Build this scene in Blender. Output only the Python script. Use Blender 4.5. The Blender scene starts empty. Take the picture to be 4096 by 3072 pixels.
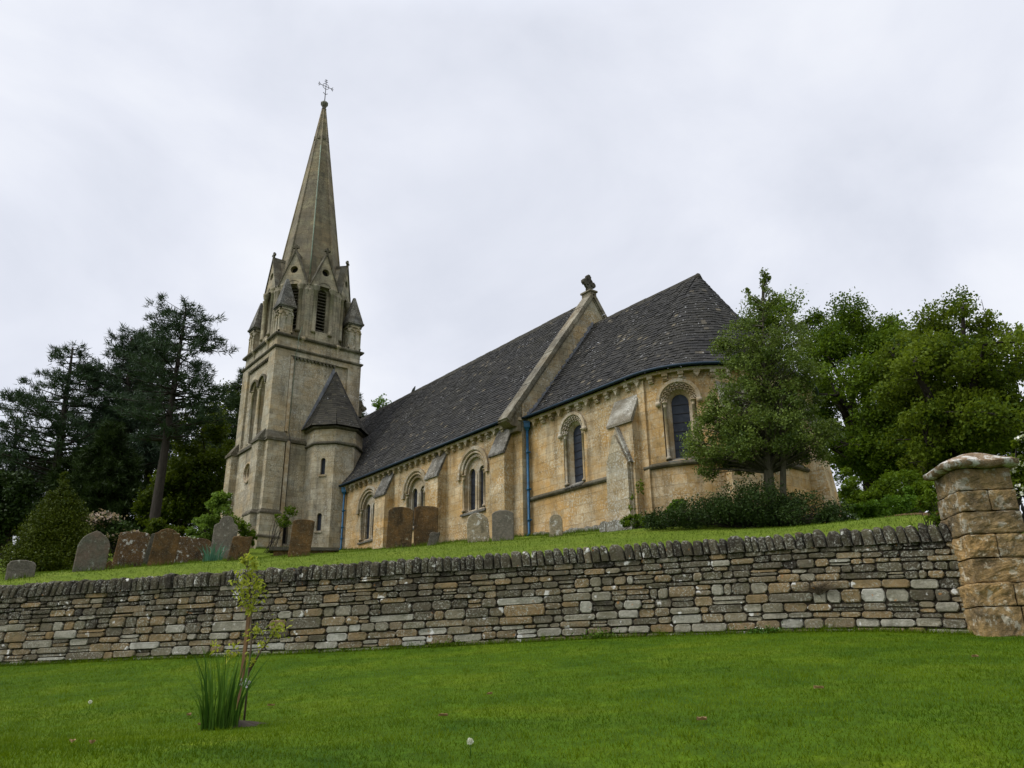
import bpy, math, random
import numpy as np
from mathutils import Vector, Matrix, geometry, noise as mnoise
from math import sin, cos, pi, radians, sqrt, atan2

# ------------------------------------------------------------------ camera
SC = bpy.context.scene
COL = SC.collection
RT = np.array([0.6114, 0.7912, -0.0119]); UPV = np.array([0.2763, -0.1992, 0.9402]); FW = np.array([-0.7415, 0.5781, 0.3404])
FW /= np.linalg.norm(FW); RT -= FW * (RT @ FW); RT /= np.linalg.norm(RT); UPV = np.cross(RT, FW)
FOC = 3169.6
cam = bpy.data.cameras.new('camera'); cam.sensor_width = 36; cam.lens = FOC / 4096 * 36
cam.clip_start = 0.05; cam.clip_end = 2000
camo = bpy.data.objects.new('camera', cam); COL.objects.link(camo)
camo.matrix_world = Matrix(((RT[0], UPV[0], -FW[0], 0), (RT[1], UPV[1], -FW[1], 0), (RT[2], UPV[2], -FW[2], 0), (0, 0, 0, 1)))
SC.camera = camo
# ------------------------------------------------------------------ light
SUN_AZ = atan2(-0.30, -0.85); SUN_EL = radians(50)
W = bpy.data.worlds.new('World'); SC.world = W; W.use_nodes = True
wn = W.node_tree.nodes; wl = W.node_tree.links; wn.clear()
def N(nt, kind, **kw):
    n = nt.nodes.new(kind)
    for k, v in kw.items():
        if k in n.inputs: n.inputs[k].default_value = v
        else: setattr(n, k, v)
    return n
def ramp(nt, stops, fac=None):
    r = nt.nodes.new('ShaderNodeValToRGB'); e = r.color_ramp.elements
    while len(e) < len(stops): e.new(0.5)
    for i, (p, c) in enumerate(stops):
        e[i].position = p; e[i].color = (c if len(c) == 4 else (*c, 1)) if hasattr(c, '__len__') else (c, c, c, 1)
    if fac is not None: nt.links.new(fac, r.inputs[0])
    return r
nt = W.node_tree
sky = N(nt, 'ShaderNodeTexSky', sky_type='NISHITA', sun_disc=False, sun_elevation=SUN_EL, sun_rotation=SUN_AZ)
bg1 = N(nt, 'ShaderNodeBackground', Strength=0.1); wl.new(sky.outputs[0], bg1.inputs[0])
tc = N(nt, 'ShaderNodeTexCoord'); mp = N(nt, 'ShaderNodeMapping'); mp.inputs['Scale'].default_value = (1, 1, 1.7)
wl.new(tc.outputs['Generated'], mp.inputs[0])
n1 = N(nt, 'ShaderNodeTexNoise', Scale=2.3, Detail=6.0, Roughness=0.52, Distortion=0.35); wl.new(mp.outputs[0], n1.inputs['Vector'])
cr = ramp(nt, [(0.32, (0.66, 0.69, 0.775)), (0.48, (0.755, 0.78, 0.86)), (0.64, (0.85, 0.87, 0.925))], n1.outputs[0])
sx = N(nt, 'ShaderNodeSeparateXYZ'); wl.new(tc.outputs['Generated'], sx.inputs[0])
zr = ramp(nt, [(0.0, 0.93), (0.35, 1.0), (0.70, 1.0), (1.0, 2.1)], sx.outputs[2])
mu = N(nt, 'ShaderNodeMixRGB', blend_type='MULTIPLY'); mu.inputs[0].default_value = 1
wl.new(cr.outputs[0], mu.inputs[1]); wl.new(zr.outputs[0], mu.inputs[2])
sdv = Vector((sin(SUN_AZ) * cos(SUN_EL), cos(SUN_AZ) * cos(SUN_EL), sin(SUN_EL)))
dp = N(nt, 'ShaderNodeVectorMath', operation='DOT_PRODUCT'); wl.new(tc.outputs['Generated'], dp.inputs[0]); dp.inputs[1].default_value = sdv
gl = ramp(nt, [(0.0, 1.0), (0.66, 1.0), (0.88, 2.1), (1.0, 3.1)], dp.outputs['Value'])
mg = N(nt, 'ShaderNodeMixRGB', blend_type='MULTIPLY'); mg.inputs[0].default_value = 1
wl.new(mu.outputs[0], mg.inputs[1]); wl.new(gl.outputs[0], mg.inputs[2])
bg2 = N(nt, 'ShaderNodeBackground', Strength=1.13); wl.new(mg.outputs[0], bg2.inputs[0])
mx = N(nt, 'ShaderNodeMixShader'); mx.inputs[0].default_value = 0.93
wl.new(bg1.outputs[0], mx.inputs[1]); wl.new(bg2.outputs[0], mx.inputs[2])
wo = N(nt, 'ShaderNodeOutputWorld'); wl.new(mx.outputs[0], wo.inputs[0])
sun = bpy.data.lights.new('sun', 'SUN'); sun.energy = 1.5; sun.angle = radians(14); sun.color = (1, 0.96, 0.88)
suno = bpy.data.objects.new('sun', sun); COL.objects.link(suno)
sd = Vector((sin(SUN_AZ) * cos(SUN_EL), cos(SUN_AZ) * cos(SUN_EL), sin(SUN_EL)))
suno.rotation_euler = sd.to_track_quat('Z', 'Y').to_euler(); suno.location = sd * 100
SC.view_settings.view_transform = 'Standard'; SC.view_settings.look = 'None'
SC.view_settings.exposure = 0.0; SC.view_settings.gamma = 1.0
try:
    SC.cycles.max_bounces = 6; SC.cycles.transparent_max_bounces = 4; SC.cycles.caustics_reflective = False; SC.cycles.caustics_refractive = False
except Exception: pass

# ------------------------------------------------------------------ helpers
rng = np.random.default_rng(7); random.seed(7)
def ray(px, py):
    d = RT * (px - 2048) - UPV * (py - 1536) + FW * FOC
    return d / np.hypot(d[0], d[1])
def at(px, py, d): return ray(px, py) * d
def ppm(p): return FOC / (np.array(p) @ FW)          # photo pixels per metre at a point

class MB:
    def __init__(s): s.v = []; s.f = []; s.m = []; s.t = []; s.sm = []
    def add(s, verts, faces, mat=0, tint=0.5, smooth=False):
        o = len(s.v); s.v.extend([tuple(p) for p in verts]); s.t.extend([tint] * len(verts))
        for f in faces: s.f.append([i + o for i in f]); s.m.append(mat); s.sm.append(smooth)
    def quad(s, a, b, c, d, mat=0, tint=0.5): s.add([a, b, c, d], [(0, 1, 2, 3)], mat, tint)
    def box(s, T, u0, u1, w0, w1, n0, n1, mat=0, tint=0.5):
        s.add([T(u, w, n) for n in (n0, n1) for w in (w0, w1) for u in (u0, u1)],
              [(4, 5, 7, 6), (1, 0, 2, 3), (0, 4, 6, 2), (5, 1, 3, 7), (6, 7, 3, 2), (0, 1, 5, 4)], mat, tint)
    def prism(s, T, poly, n0, n1, mat=0, tint=0.5):   # poly CCW in (u,w), extruded along n
        k = len(poly)
        s.add([T(u, w, n1) for u, w in poly] + [T(u, w, n0) for u, w in poly],
              [tuple(range(k)), tuple(range(2 * k - 1, k - 1, -1))] + [((i + 1) % k, i, i + k, (i + 1) % k + k) for i in range(k)], mat, tint)
    def lathe(s, T, prof, n=10, mat=0, tint=0.5, smooth=True):  # prof (r,w) round axis u=0,n=0
        vs = [T(r * sin(2 * pi * i / n), w, r * cos(2 * pi * i / n)) for r, w in prof for i in range(n)]
        fs = [(j * n + i, j * n + (i + 1) % n, (j + 1) * n + (i + 1) % n, (j + 1) * n + i) for j in range(len(prof) - 1) for i in range(n)]
        fs += [tuple(range(n))[::-1], tuple((len(prof) - 1) * n + i for i in range(n))]
        s.add(vs, fs, mat, tint, smooth)
    def tube(s, pts, rad, n=6, mat=0, tint=0.5, cap=True):
        pts = [Vector(p) for p in pts]; vs = []
        if not hasattr(rad, '__len__'): rad = [rad] * len(pts)
        prev = None
        for i, p in enumerate(pts):
            d = (pts[min(i + 1, len(pts) - 1)] - pts[max(i - 1, 0)])
            d = d.normalized() if d.length > 1e-9 else Vector((0, 0, 1))
            a = prev if prev is not None else (Vector((0, 0, 1)) if abs(d.z) < .9 else Vector((1, 0, 0)))
            x = (a - d * a.dot(d)).normalized(); prev = x; y = d.cross(x)
            for k in range(n):
                q = 2 * pi * k / n; vs.append(p + (x * cos(q) + y * sin(q)) * rad[i])
        fs = [(j * n + k, j * n + (k + 1) % n, (j + 1) * n + (k + 1) % n, (j + 1) * n + k) for j in range(len(pts) - 1) for k in range(n)]
        if cap: fs += [tuple(range(n))[::-1], tuple((len(pts) - 1) * n + k for k in range(n))]
        s.add(vs, fs, mat, tint, True)
    def ring(s, T, A, na, B, nb, mat=0, tint=0.5):    # strip between two open perimeters of equal length
        k = len(A)
        s.add([T(u, w, na) for u, w in A] + [T(u, w, nb) for u, w in B], [(i, i + 1, i + 1 + k, i + k) for i in range(k - 1)], mat, tint)
    def fill(s, T, polys, n, mat=0, tint=0.5):
        pts = [p for pl in polys for p in pl]
        tris = geometry.tessellate_polygon([[Vector((u, w, 0)) for u, w in pl] for pl in polys])
        fs = []
        for a, b, c in tris:
            A, B, Cc = pts[a], pts[b], pts[c]
            if (B[0] - A[0]) * (Cc[1] - A[1]) - (B[1] - A[1]) * (Cc[0] - A[0]) < 0: b, c = c, b
            fs.append((a, b, c))
        s.add([T(u, w, n) for u, w in pts], fs, mat, tint)
    def build(s, name, mats, parent=None, org=(0, 0, 0)):
        me = bpy.data.meshes.new(name)
        po = wpos(parent) if parent else Vector((0, 0, 0))
        o = bpy.data.objects.new(name, me); COL.objects.link(o)
        org = Vector(org) if parent is None else po
        ar = np.array(s.v, dtype=np.float64) - np.array(org)
        me.from_pydata(ar.tolist(), [], s.f)
        for m in (mats if isinstance(mats, (list, tuple)) else [mats]): me.materials.append(m)
        me.polygons.foreach_set('material_index', s.m); me.polygons.foreach_set('use_smooth', s.sm)
        a = me.attributes.new('tint', 'FLOAT', 'POINT'); a.data.foreach_set('value', np.array(s.t, dtype=np.float32))
        me.update()
        if parent: o.parent = parent
        else: o.location = org
        return o
def wpos(o):
    p = Vector((0, 0, 0))
    while o: p = p + o.location; o = o.parent
    return p
def tag(o, label=None, cat=None, group=None, kind=None):
    if label: o['label'] = label
    if cat: o['category'] = cat
    if group: o['group'] = group
    if kind: o['kind'] = kind
    return o
def thing(name, loc, label, cat, group=None):
    o = bpy.data.objects.new(name, None); COL.objects.link(o); o.location = loc; o.empty_display_size = 0.3
    return tag(o, label, cat, group)
def np_mesh(name, V, nper, mats, parent=None, tint=None, org=(0, 0, 0)):
    """V: (N,nper,3) separate polygons"""
    Nn = V.shape[0]; me = bpy.data.meshes.new(name)
    o = bpy.data.objects.new(name, me); COL.objects.link(o)
    og = np.array(wpos(parent)) if parent else np.array(org, float)
    P = (V - og).reshape(-1, 3).astype(np.float32)
    me.vertices.add(Nn * nper); me.vertices.foreach_set('co', P.ravel())
    me.loops.add(Nn * nper); me.loops.foreach_set('vertex_index', np.arange(Nn * nper, dtype=np.int32))
    me.polygons.add(Nn); me.polygons.foreach_set('loop_start', np.arange(0, Nn * nper, nper, dtype=np.int32))
    for m in (mats if isinstance(mats, (list, tuple)) else [mats]): me.materials.append(m)
    me.update(calc_edges=True)
    if tint is not None:
        a = me.attributes.new('tint', 'FLOAT', 'POINT'); a.data.foreach_set('value', np.repeat(np.asarray(tint, dtype=np.float32), nper))
    if parent: o.parent = parent
    else: o.location = og
    return o
def leaf_quads(C, size, aspect=0.5, up=0.3, droop=None):
    """diamond leaves with random orientation"""
    n = len(C); d = rng.normal(size=(n, 3))
    if droop is not None: d += droop
    d /= np.linalg.norm(d, axis=1)[:, None]
    nr = rng.normal(size=(n, 3)); nr[:, 2] = np.abs(nr[:, 2]) + up
    sd_ = np.cross(d, nr); sd_ /= (np.linalg.norm(sd_, axis=1)[:, None] + 1e-9)
    L = (size if hasattr(size, '__len__') else np.full(n, size))[:, None] * rng.uniform(.7, 1.3, (n, 1))
    a = C - d * L * .5; b = C + sd_ * L * aspect * .5; c = C + d * L * .5; e = C - sd_ * L * aspect * .5
    return np.stack([a, b, c, e], axis=1)
# ------------------------------------------------------------------ materials
def newmat(name, rough=0.85, spec=0.2):
    m = bpy.data.materials.new(name); m.use_nodes = True
    b = m.node_tree.nodes['Principled BSDF']; b.inputs['Roughness'].default_value = rough
    b.inputs['Specular IOR Level'].default_value = spec
    return m, m.node_tree, b
def mix(nt, fac, a, b, mode='MIX'):
    n = nt.nodes.new('ShaderNodeMixRGB'); n.blend_type = mode
    for i, v in ((0, fac), (1, a), (2, b)):
        if hasattr(v, 'is_linked') or hasattr(v, 'links'): nt.links.new(v, n.inputs[i])
        elif i == 0: n.inputs[0].default_value = v
        else: n.inputs[i].default_value = (*v, 1) if len(v) == 3 else v
    return n.outputs[0]
def noise(nt, vec, scale, detail=4, rough=.55, dist=0.0):
    n = N(nt, 'ShaderNodeTexNoise', Scale=float(scale), Detail=float(detail), Roughness=float(rough), Distortion=float(dist))
    nt.links.new(vec, n.inputs['Vector']); return n.outputs[0]
def pos_node(nt): return N(nt, 'ShaderNodeNewGeometry').outputs['Position']
def mapped(nt, vec, scale):
    m = N(nt, 'ShaderNodeMapping'); m.inputs['Scale'].default_value = scale; nt.links.new(vec, m.inputs[0]); return m.outputs[0]
def bump(nt, b, h, strength=.4, dist=.02):
    n = N(nt, 'ShaderNodeBump', Strength=strength, Distance=dist); nt.links.new(h, n.inputs['Height']); nt.links.new(n.outputs[0], b.inputs['Normal'])
def tintattr(nt): 
    a = N(nt, 'ShaderNodeAttribute', attribute_name='tint'); return a.outputs['Fac']
def mult(nt, a, b):
    m = N(nt, 'ShaderNodeMath', operation='MULTIPLY')
    for i, v in ((0, a), (1, b)):
        if hasattr(v, 'links'): nt.links.new(v, m.inputs[i])
        else: m.inputs[i].default_value = v
    return m.outputs[0]

def mat_ashlar(name, c1, c2, warm, dirt, lichen=.6, lich_col=(.60, .60, .55), bw=.62, bh=.29, stain=.5, joint=.7):
    m, nt, b = newmat(name)
    p = pos_node(nt); s = N(nt, 'ShaderNodeSeparateXYZ'); nt.links.new(p, s.inputs[0])
    ad = N(nt, 'ShaderNodeMath', operation='ADD'); nt.links.new(s.outputs[0], ad.inputs[0]); nt.links.new(s.outputs[1], ad.inputs[1])
    cb = N(nt, 'ShaderNodeCombineXYZ'); nt.links.new(ad.outputs[0], cb.inputs[0]); nt.links.new(s.outputs[2], cb.inputs[1])
    wv = N(nt, 'ShaderNodeVectorMath', operation='ADD'); nn = N(nt, 'ShaderNodeTexNoise', Scale=1.3); nt.links.new(p, nn.inputs['Vector'])
    sc = N(nt, 'ShaderNodeVectorMath', operation='SCALE'); sc.inputs['Scale'].default_value = .03; nt.links.new(nn.outputs['Color'], sc.inputs[0])
    nt.links.new(cb.outputs[0], wv.inputs[0]); nt.links.new(sc.outputs[0], wv.inputs[1])
    br = N(nt, 'ShaderNodeTexBrick', Scale=1.0); nt.links.new(wv.outputs[0], br.inputs['Vector'])
    br.inputs['Color1'].default_value = (*c1, 1); br.inputs['Color2'].default_value = (*c2, 1)
    br.inputs['Mortar'].default_value = (*[x * .60 for x in c2], 1)
    br.inputs['Mortar Size'].default_value = .006; br.inputs['Mortar Smooth'].default_value = .3
    br.inputs['Brick Width'].default_value = bw; br.inputs['Row Height'].default_value = bh; br.inputs['Bias'].default_value = -.1
    big = ramp(nt, [(.42, 0), (.58, 1)], noise(nt, p, .6, 5, .65)).outputs[0]
    c = mix(nt, mult(nt, big, .8), br.outputs[0], warm)
    crm = ramp(nt, [(.475, 0), (.60, 1)], noise(nt, mapped(nt, p, (1, 1, 1.4)), 1.15, 6, .7)).outputs[0]
    c = mix(nt, mult(nt, crm, .6), c, [lich_col[k] * .62 + c1[k] * .45 for k in range(3)])
    mid = ramp(nt, [(.42, 0), (.66, 1)], noise(nt, p, 2.4, 6, .7)).outputs[0]
    c = mix(nt, mult(nt, mid, .6), c, [x * .50 for x in c1])
    st = ramp(nt, [(.50, 0), (.72, 1)], noise(nt, mapped(nt, p, (2.6, 2.6, .35)), 1.0, 5, .6)).outputs[0]
    c = mix(nt, mult(nt, st, stain), c, dirt)
    fine = noise(nt, p, 24, 4, .7)
    c = mix(nt, .22, c, ramp(nt, [(.3, .25), (.7, .9)], fine).outputs[0], 'OVERLAY')
    pat = ramp(nt, [(.40, .05), (.60, 1)], noise(nt, mapped(nt, p, (1, 1, .8)), .95, 4, .6)).outputs[0]
    spk = ramp(nt, [(.515, 0), (.58, 1)], noise(nt, mapped(nt, p, (1, 1, .8)), 17, 6, .74)).outputs[0]
    sp2 = ramp(nt, [(.60, 0), (.66, 1)], noise(nt, p, 42, 4, .7)).outputs[0]
    c = mix(nt, mult(nt, mult(nt, pat, spk), lichen), c, lich_col)
    c = mix(nt, mult(nt, sp2, lichen * .6), c, lich_col)
    blk = ramp(nt, [(.56, 0), (.68, 1)], noise(nt, p, 6.5, 5, .68)).outputs[0]
    c = mix(nt, mult(nt, blk, .40), c, [x * .5 for x in dirt])
    b2 = N(nt, 'ShaderNodeTexBrick', Scale=1.0); nt.links.new(wv.outputs[0], b2.inputs['Vector'])
    b2.inputs['Color1'].default_value = (.74, .77, .80, 1); b2.inputs['Color2'].default_value = (1.18, 1.14, 1.08, 1); b2.inputs['Mortar'].default_value = (.70, .68, .64, 1)
    b2.inputs['Mortar Size'].default_value = .011; b2.inputs['Mortar Smooth'].default_value = .6; b2.inputs['Brick Width'].default_value = bw; b2.inputs['Row Height'].default_value = bh
    c = mix(nt, .85, c, b2.outputs[0], 'MULTIPLY')
    nt.links.new(c, b.inputs['Base Color'])
    hb = N(nt, 'ShaderNodeMath', operation='MULTIPLY_ADD'); nt.links.new(br.outputs['Fac'], hb.inputs[0]); hb.inputs[1].default_value = -joint; nt.links.new(fine, hb.inputs[2])
    bump(nt, b, hb.outputs[0], .45, .02)
    return m
M = {}
M['honey'] = mat_ashlar('honey_stone', (.42, .28, .12), (.265, .205, .118), (.45, .26, .078), (.115, .085, .048), lichen=.85, lich_col=(.50, .47, .37), stain=.65, joint=.5)
M['gable'] = mat_ashlar('weathered_gable_stone', (.31, .25, .15), (.26, .22, .145), (.36, .245, .11), (.12, .10, .07), lichen=.85, lich_col=(.47, .45, .38), stain=.75)
M['coping'] = mat_ashlar('coping_stone', (.125, .108, .075), (.105, .092, .068), (.155, .118, .065), (.045, .04, .03), lichen=.5, lich_col=(.36, .34, .27), stain=.8, bw=3, bh=3, joint=.1)
M['trim'] = mat_ashlar('carved_stone', (.34, .26, .155), (.30, .24, .155), (.36, .25, .12), (.13, .10, .07), lichen=.45, bw=3, bh=3, joint=.1)
M['grey'] = mat_ashlar('grey_stone', (.345, .29, .19), (.235, .207, .15), (.36, .27, .145), (.095, .080, .056), lichen=.75, lich_col=(.49,.47,.40), stain=.8, bw=.55, bh=.26)
M['spire'] = mat_ashlar('spire_stone', (.150, .125, .085), (.115, .102, .078), (.185, .142, .078), (.055, .048, .036), lichen=.5, lich_col=(.28, .26, .15), stain=.7, bw=.9, bh=.3)
M['belf'] = mat_ashlar('belfry_stone', (.27, .232, .165), (.23, .20, .15), (.29, .235, .145), (.09, .078, .058), lichen=.55, lich_col=(.40, .38, .27), stain=.75, bw=.6, bh=.3)
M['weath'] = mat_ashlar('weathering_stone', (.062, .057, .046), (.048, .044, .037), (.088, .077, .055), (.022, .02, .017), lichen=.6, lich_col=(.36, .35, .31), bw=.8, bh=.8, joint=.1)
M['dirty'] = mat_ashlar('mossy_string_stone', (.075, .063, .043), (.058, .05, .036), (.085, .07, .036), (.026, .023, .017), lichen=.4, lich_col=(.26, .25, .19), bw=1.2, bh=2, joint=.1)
M['lichen'] = mat_ashlar('lichen_covered_stone', (.17, .15, .11), (.14, .125, .095), (.16, .135, .09), (.10, .09, .07), lichen=.85, lich_col=(.48, .48, .44), bw=3, bh=3, joint=.1)

def mat_roof(name, c1, c2):
    m, nt, b = newmat(name, .9, .15); p = pos_node(nt)
    t = tintattr(nt)
    c = ramp(nt, [(0, [x * .55 for x in c1]), (.45, c1), (.8, c2), (1, (.13, .11, .075))], t).outputs[0]
    big = ramp(nt, [(.4, 0), (.65, 1)], noise(nt, p, .7, 4, .6)).outputs[0]
    c = mix(nt, mult(nt, big, .35), c, (.040, .037, .028))
    mo = ramp(nt, [(.62, 0), (.72, 1)], noise(nt, p, 6, 4, .6)).outputs[0]
    c = mix(nt, mult(nt, mo, .45), c, (.085, .075, .04))
    w = mult(nt, ramp(nt, [(.47, 0), (.62, 1)], noise(nt, p, .8, 3, .5)).outputs[0], ramp(nt, [(.635, 0), (.68, 1)], noise(nt, p, 10, 4, .6)).outputs[0])
    c = mix(nt, mult(nt, w, .8), c, (.50, .50, .50))
    c = mix(nt, .35, c, ramp(nt, [(.3, .2), (.7, .9)], noise(nt, p, 30, 3, .7)).outputs[0], 'OVERLAY')
    nt.links.new(c, b.inputs['Base Color']); bump(nt, b, noise(nt, p, 22, 4, .6), .5, .02)
    return m
M['roof'] = mat_roof('stone_slates', (.0285, .0275, .0265), (.041, .0385, .0345))
M['turretroof'] = mat_roof('mossy_slates', (.036, .033, .026), (.050, .045, .032))

def mat_plain(name, col, rough=.6, metal=0.0, var=.25, spec=.3, scale=8.0, bmp=.1):
    m, nt, b = newmat(name, rough, spec); p = pos_node(nt)
    c = mix(nt, ramp(nt, [(.35, 0), (.65, 1)], noise(nt, p, scale, 5, .6)).outputs[0], col, [x * (1 - var) for x in col])
    nt.links.new(c, b.inputs['Base Color']); b.inputs['Metallic'].default_value = metal
    if bmp: bump(nt, b, noise(nt, p, scale * 3, 4), bmp, .01)
    return m
M['blue'] = mat_plain('blue_painted_iron', (.010, .082, .165), .5, var=.45)
M['bluedark'] = mat_plain('dark_blue_gutter_paint', (.004, .022, .042), .6, var=.4)
M['lead'] = mat_plain('lead_flashing', (.20, .205, .225), .6, var=.5, scale=5)
M['iron'] = mat_plain('black_iron', (.012, .011, .013), .6)
M['dark'] = mat_plain('dark_interior', (.012, .011, .010), .9, bmp=0)
M['slat'] = mat_plain('louvre_boards', (.13, .115, .085), .8, var=.4)
M['copper'] = mat_plain('green_copper_strip', (.17, .22, .15), .7, var=.5, scale=2)
M['wood'] = mat_plain('wooden_stake', (.19, .105, .045), .8, var=.4, scale=6)
M['tie'] = mat_plain('white_rag', (.7, .7, .68), .8, var=.2)
def mat_glass(name, lead_scale, col=(.010, .012, .016)):
    m, nt, b = newmat(name, .38, .16); p = pos_node(nt)
    s = N(nt, 'ShaderNodeSeparateXYZ'); nt.links.new(p, s.inputs[0])
    ad = N(nt, 'ShaderNodeMath', operation='ADD'); nt.links.new(s.outputs[0], ad.inputs[0]); nt.links.new(s.outputs[1], ad.inputs[1])
    cb = N(nt, 'ShaderNodeCombineXYZ'); nt.links.new(ad.outputs[0], cb.inputs[0]); nt.links.new(s.outputs[2], cb.inputs[1])
    vo = N(nt, 'ShaderNodeTexVoronoi', Scale=lead_scale); nt.links.new(cb.outputs[0], vo.inputs['Vector'])
    c = mix(nt, .5, col, ramp(nt, [(0, (.006, .007, .009)), (1, (.035, .04, .05))], vo.outputs['Color']).outputs[0])
    nt.links.new(c, b.inputs['Base Color']); bump(nt, b, vo.outputs['Color'], .25, .02)
    return m
M['glass'] = mat_glass('leaded_glass', 9, (.010, .012, .018))
M['glassb'] = mat_glass('blue_grey_leaded_glass', 7, (.016, .023, .035))

def mat_leaf(name, dark, light, trans=.25, rough=.55, tvar=.06):
    m, nt, b = newmat(name, rough, .08); t = tintattr(nt); p = pos_node(nt)
    c = ramp(nt, [(0, dark), (1, light)], t).outputs[0]
    nt.links.new(c, b.inputs['Base Color'])
    tr = N(nt, 'ShaderNodeBsdfTranslucent'); c2 = mix(nt, .5, c, (light[0] * 1.4, light[1] * 1.4, light[2] * .7)); nt.links.new(c2, tr.inputs[0])
    ms = N(nt, 'ShaderNodeMixShader'); ms.inputs[0].default_value = trans
    nt.links.new(b.outputs[0], ms.inputs[1]); nt.links.new(tr.outputs[0], ms.inputs[2])
    nt.links.new(ms.outputs[0], nt.nodes['Material Output'].inputs[0])
    return m
def mat_bark(name, c):
    m, nt, b = newmat(name, .95, .1); p = pos_node(nt)
    x = noise(nt, mapped(nt, p, (6, 6, 1.2)), 2.0, 6, .7)
    nt.links.new(ramp(nt, [(.3, [q * .45 for q in c]), (.7, c)], x).outputs[0], b.inputs['Base Color']); bump(nt, b, x, .7, .05)
    return m
M['bark'] = mat_bark('dark_bark', (.050, .042, .034))
M['barkgrey'] = mat_bark('grey_green_bark', (.10, .092, .060))
M['oak'] = mat_leaf('oak_leaves', (.018, .046, .004), (.118, .176, .012), .36)
M['oak2'] = mat_leaf('oak_leaves_yellow', (.022, .048, .004), (.142, .186, .015), .36)
M['holly'] = mat_leaf('holly_leaves', (.026, .052, .010), (.150, .195, .036), .20, .38)
M['pine'] = mat_leaf('pine_needles', (.012, .026, .012), (.046, .076, .032), .10)
M['pinedark'] = mat_leaf('dark_pine_needles', (.012, .024, .014), (.045, .072, .036), .08)
M['spruce'] = mat_leaf('spruce_needles', (.012, .026, .010), (.050, .078, .022), .08)
M['yew'] = mat_leaf('yew_foliage', (.012, .026, .002), (.082, .102, .006), .12)
M['cypress'] = mat_leaf('dark_evergreen_foliage', (.008, .018, .004), (.034, .056, .010), .08)
M['beech'] = mat_leaf('spring_foliage', (.016, .034, .002), (.090, .120, .008), .28)
M['viburnum'] = mat_leaf('viburnum_leaves', (.05, .09, .012), (.15, .23, .035), .3)
M['bushdark'] = mat_leaf('dark_bush_foliage', (.008, .018, .006), (.045, .075, .014), .10)
M['lime'] = mat_leaf('bright_green_foliage', (.03, .07, .006), (.10, .18, .015), .3)
M['blossom'] = mat_leaf('white_blossom', (.50, .50, .42), (.75, .75, .68), .2)
M['pink'] = mat_leaf('pale_pink_blossom', (.20, .15, .11), (.42, .33, .26), .2)
M['red'] = mat_leaf('red_rose_petals', (.14, .004, .01), (.25, .01, .02), .1)
M['twig'] = mat_plain('dry_twigs', (.10, .075, .045), .9)
M['sword'] = mat_leaf('sword_leaves', (.016, .055, .006), (.075, .150, .018), .2, .45)
M['swordblue'] = mat_leaf('bluish_sword_leaves', (.03, .09, .06), (.10, .22, .15), .2, .45)
M['sap'] = mat_leaf('young_yellow_green_leaves', (.13, .17, .015), (.36, .38, .05), .4)
M['deadleaf'] = mat_leaf('fallen_leaf', (.14, .085, .04), (.30, .20, .10), .1)
M['grassblade'] = mat_leaf('grass_blades', (.026, .067, .001), (.116, .172, .002), .28, .6)
M['grassblade2'] = mat_leaf('churchyard_grass_blades', (.040, .078, .003), (.098, .142, .009), .25, .6)
def mat_grass(name, a, b_, c_):
    m, nt, b = newmat(name, .95, .1); p = pos_node(nt)
    x = noise(nt, p, .75, 6, .68, .6)
    c = ramp(nt, [(.30, a), (.52, b_), (.72, c_)], x).outputs[0]
    y = noise(nt, p, 5, 5, .7)
    c = mix(nt, .5, c, ramp(nt, [(.3, .22), (.7, .80)], y).outputs[0], 'OVERLAY')
    z = noise(nt, p, 60, 3, .7)
    c = mix(nt, .5, c, ramp(nt, [(.3, .2), (.75, .9)], z).outputs[0], 'OVERLAY')
    nt.links.new(c, b.inputs['Base Color']); bump(nt, b, z, .8, .03)
    return m
M['lawn'] = mat_grass('lawn_grass', (.024, .062, .002), (.054, .100, .002), (.092, .128, .003))
M['yard'] = mat_grass('churchyard_grass', (.068, .105, .007), (.090, .128, .010), (.112, .140, .014))
def mat_dry():
    m, nt, b = newmat('dry_stone', .95, .1); p = pos_node(nt); t = tintattr(nt)
    base = ramp(nt, [(0, (.026, .022, .016)), (.22, (.058, .049, .031)), (.42, (.100, .086, .058)), (.56, (.175, .122, .058)), (.66, (.150, .132, .088)), (.82, (.225, .210, .160)), (1, (.30, .29, .24))], t).outputs[0]
    c = mix(nt, .35, base, ramp(nt, [(.3, .2), (.7, .95)], noise(nt, p, 9, 5, .7)).outputs[0], 'OVERLAY')
    d = ramp(nt, [(.50, 0), (.68, 1)], noise(nt, p, 2.1, 5, .65)).outputs[0]
    c = mix(nt, mult(nt, d, .50), c, (.070, .062, .042))
    s = ramp(nt, [(.52, 0), (.59, 1)], noise(nt, p, 30, 6, .75)).outputs[0]
    pt = ramp(nt, [(.38, .1), (.6, 1)], noise(nt, p, 2.8, 4, .6)).outputs[0]
    c = mix(nt, mult(nt, mult(nt, s, pt), .8), c, (.36, .36, .30))
    ol = ramp(nt, [(.48, 0), (.66, 1)], noise(nt, p, 3.7, 5, .65)).outputs[0]; c = mix(nt, mult(nt, ol, .4), c, (.085, .082, .040))
    g = ramp(nt, [(.66, 0), (.70, 1)], noise(nt, p, 5.2, 3, .5)).outputs[0]
    c = mix(nt, mult(nt, g, .85), c, (.56, .55, .50))
    o = ramp(nt, [(.70, 0), (.74, 1)], noise(nt, mapped(nt, p, (1.3, 1, 1)), 7.3, 3, .5)).outputs[0]
    c = mix(nt, mult(nt, o, .6), c, (.30, .13, .03))
    nt.links.new(c, b.inputs['Base Color']); bump(nt, b, noise(nt, p, 20, 6, .7), .8, .03)
    return m
M['dry'] = mat_dry()
M['soil'] = mat_plain('dark_wall_core', (.046, .036, .023), .95)
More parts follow.
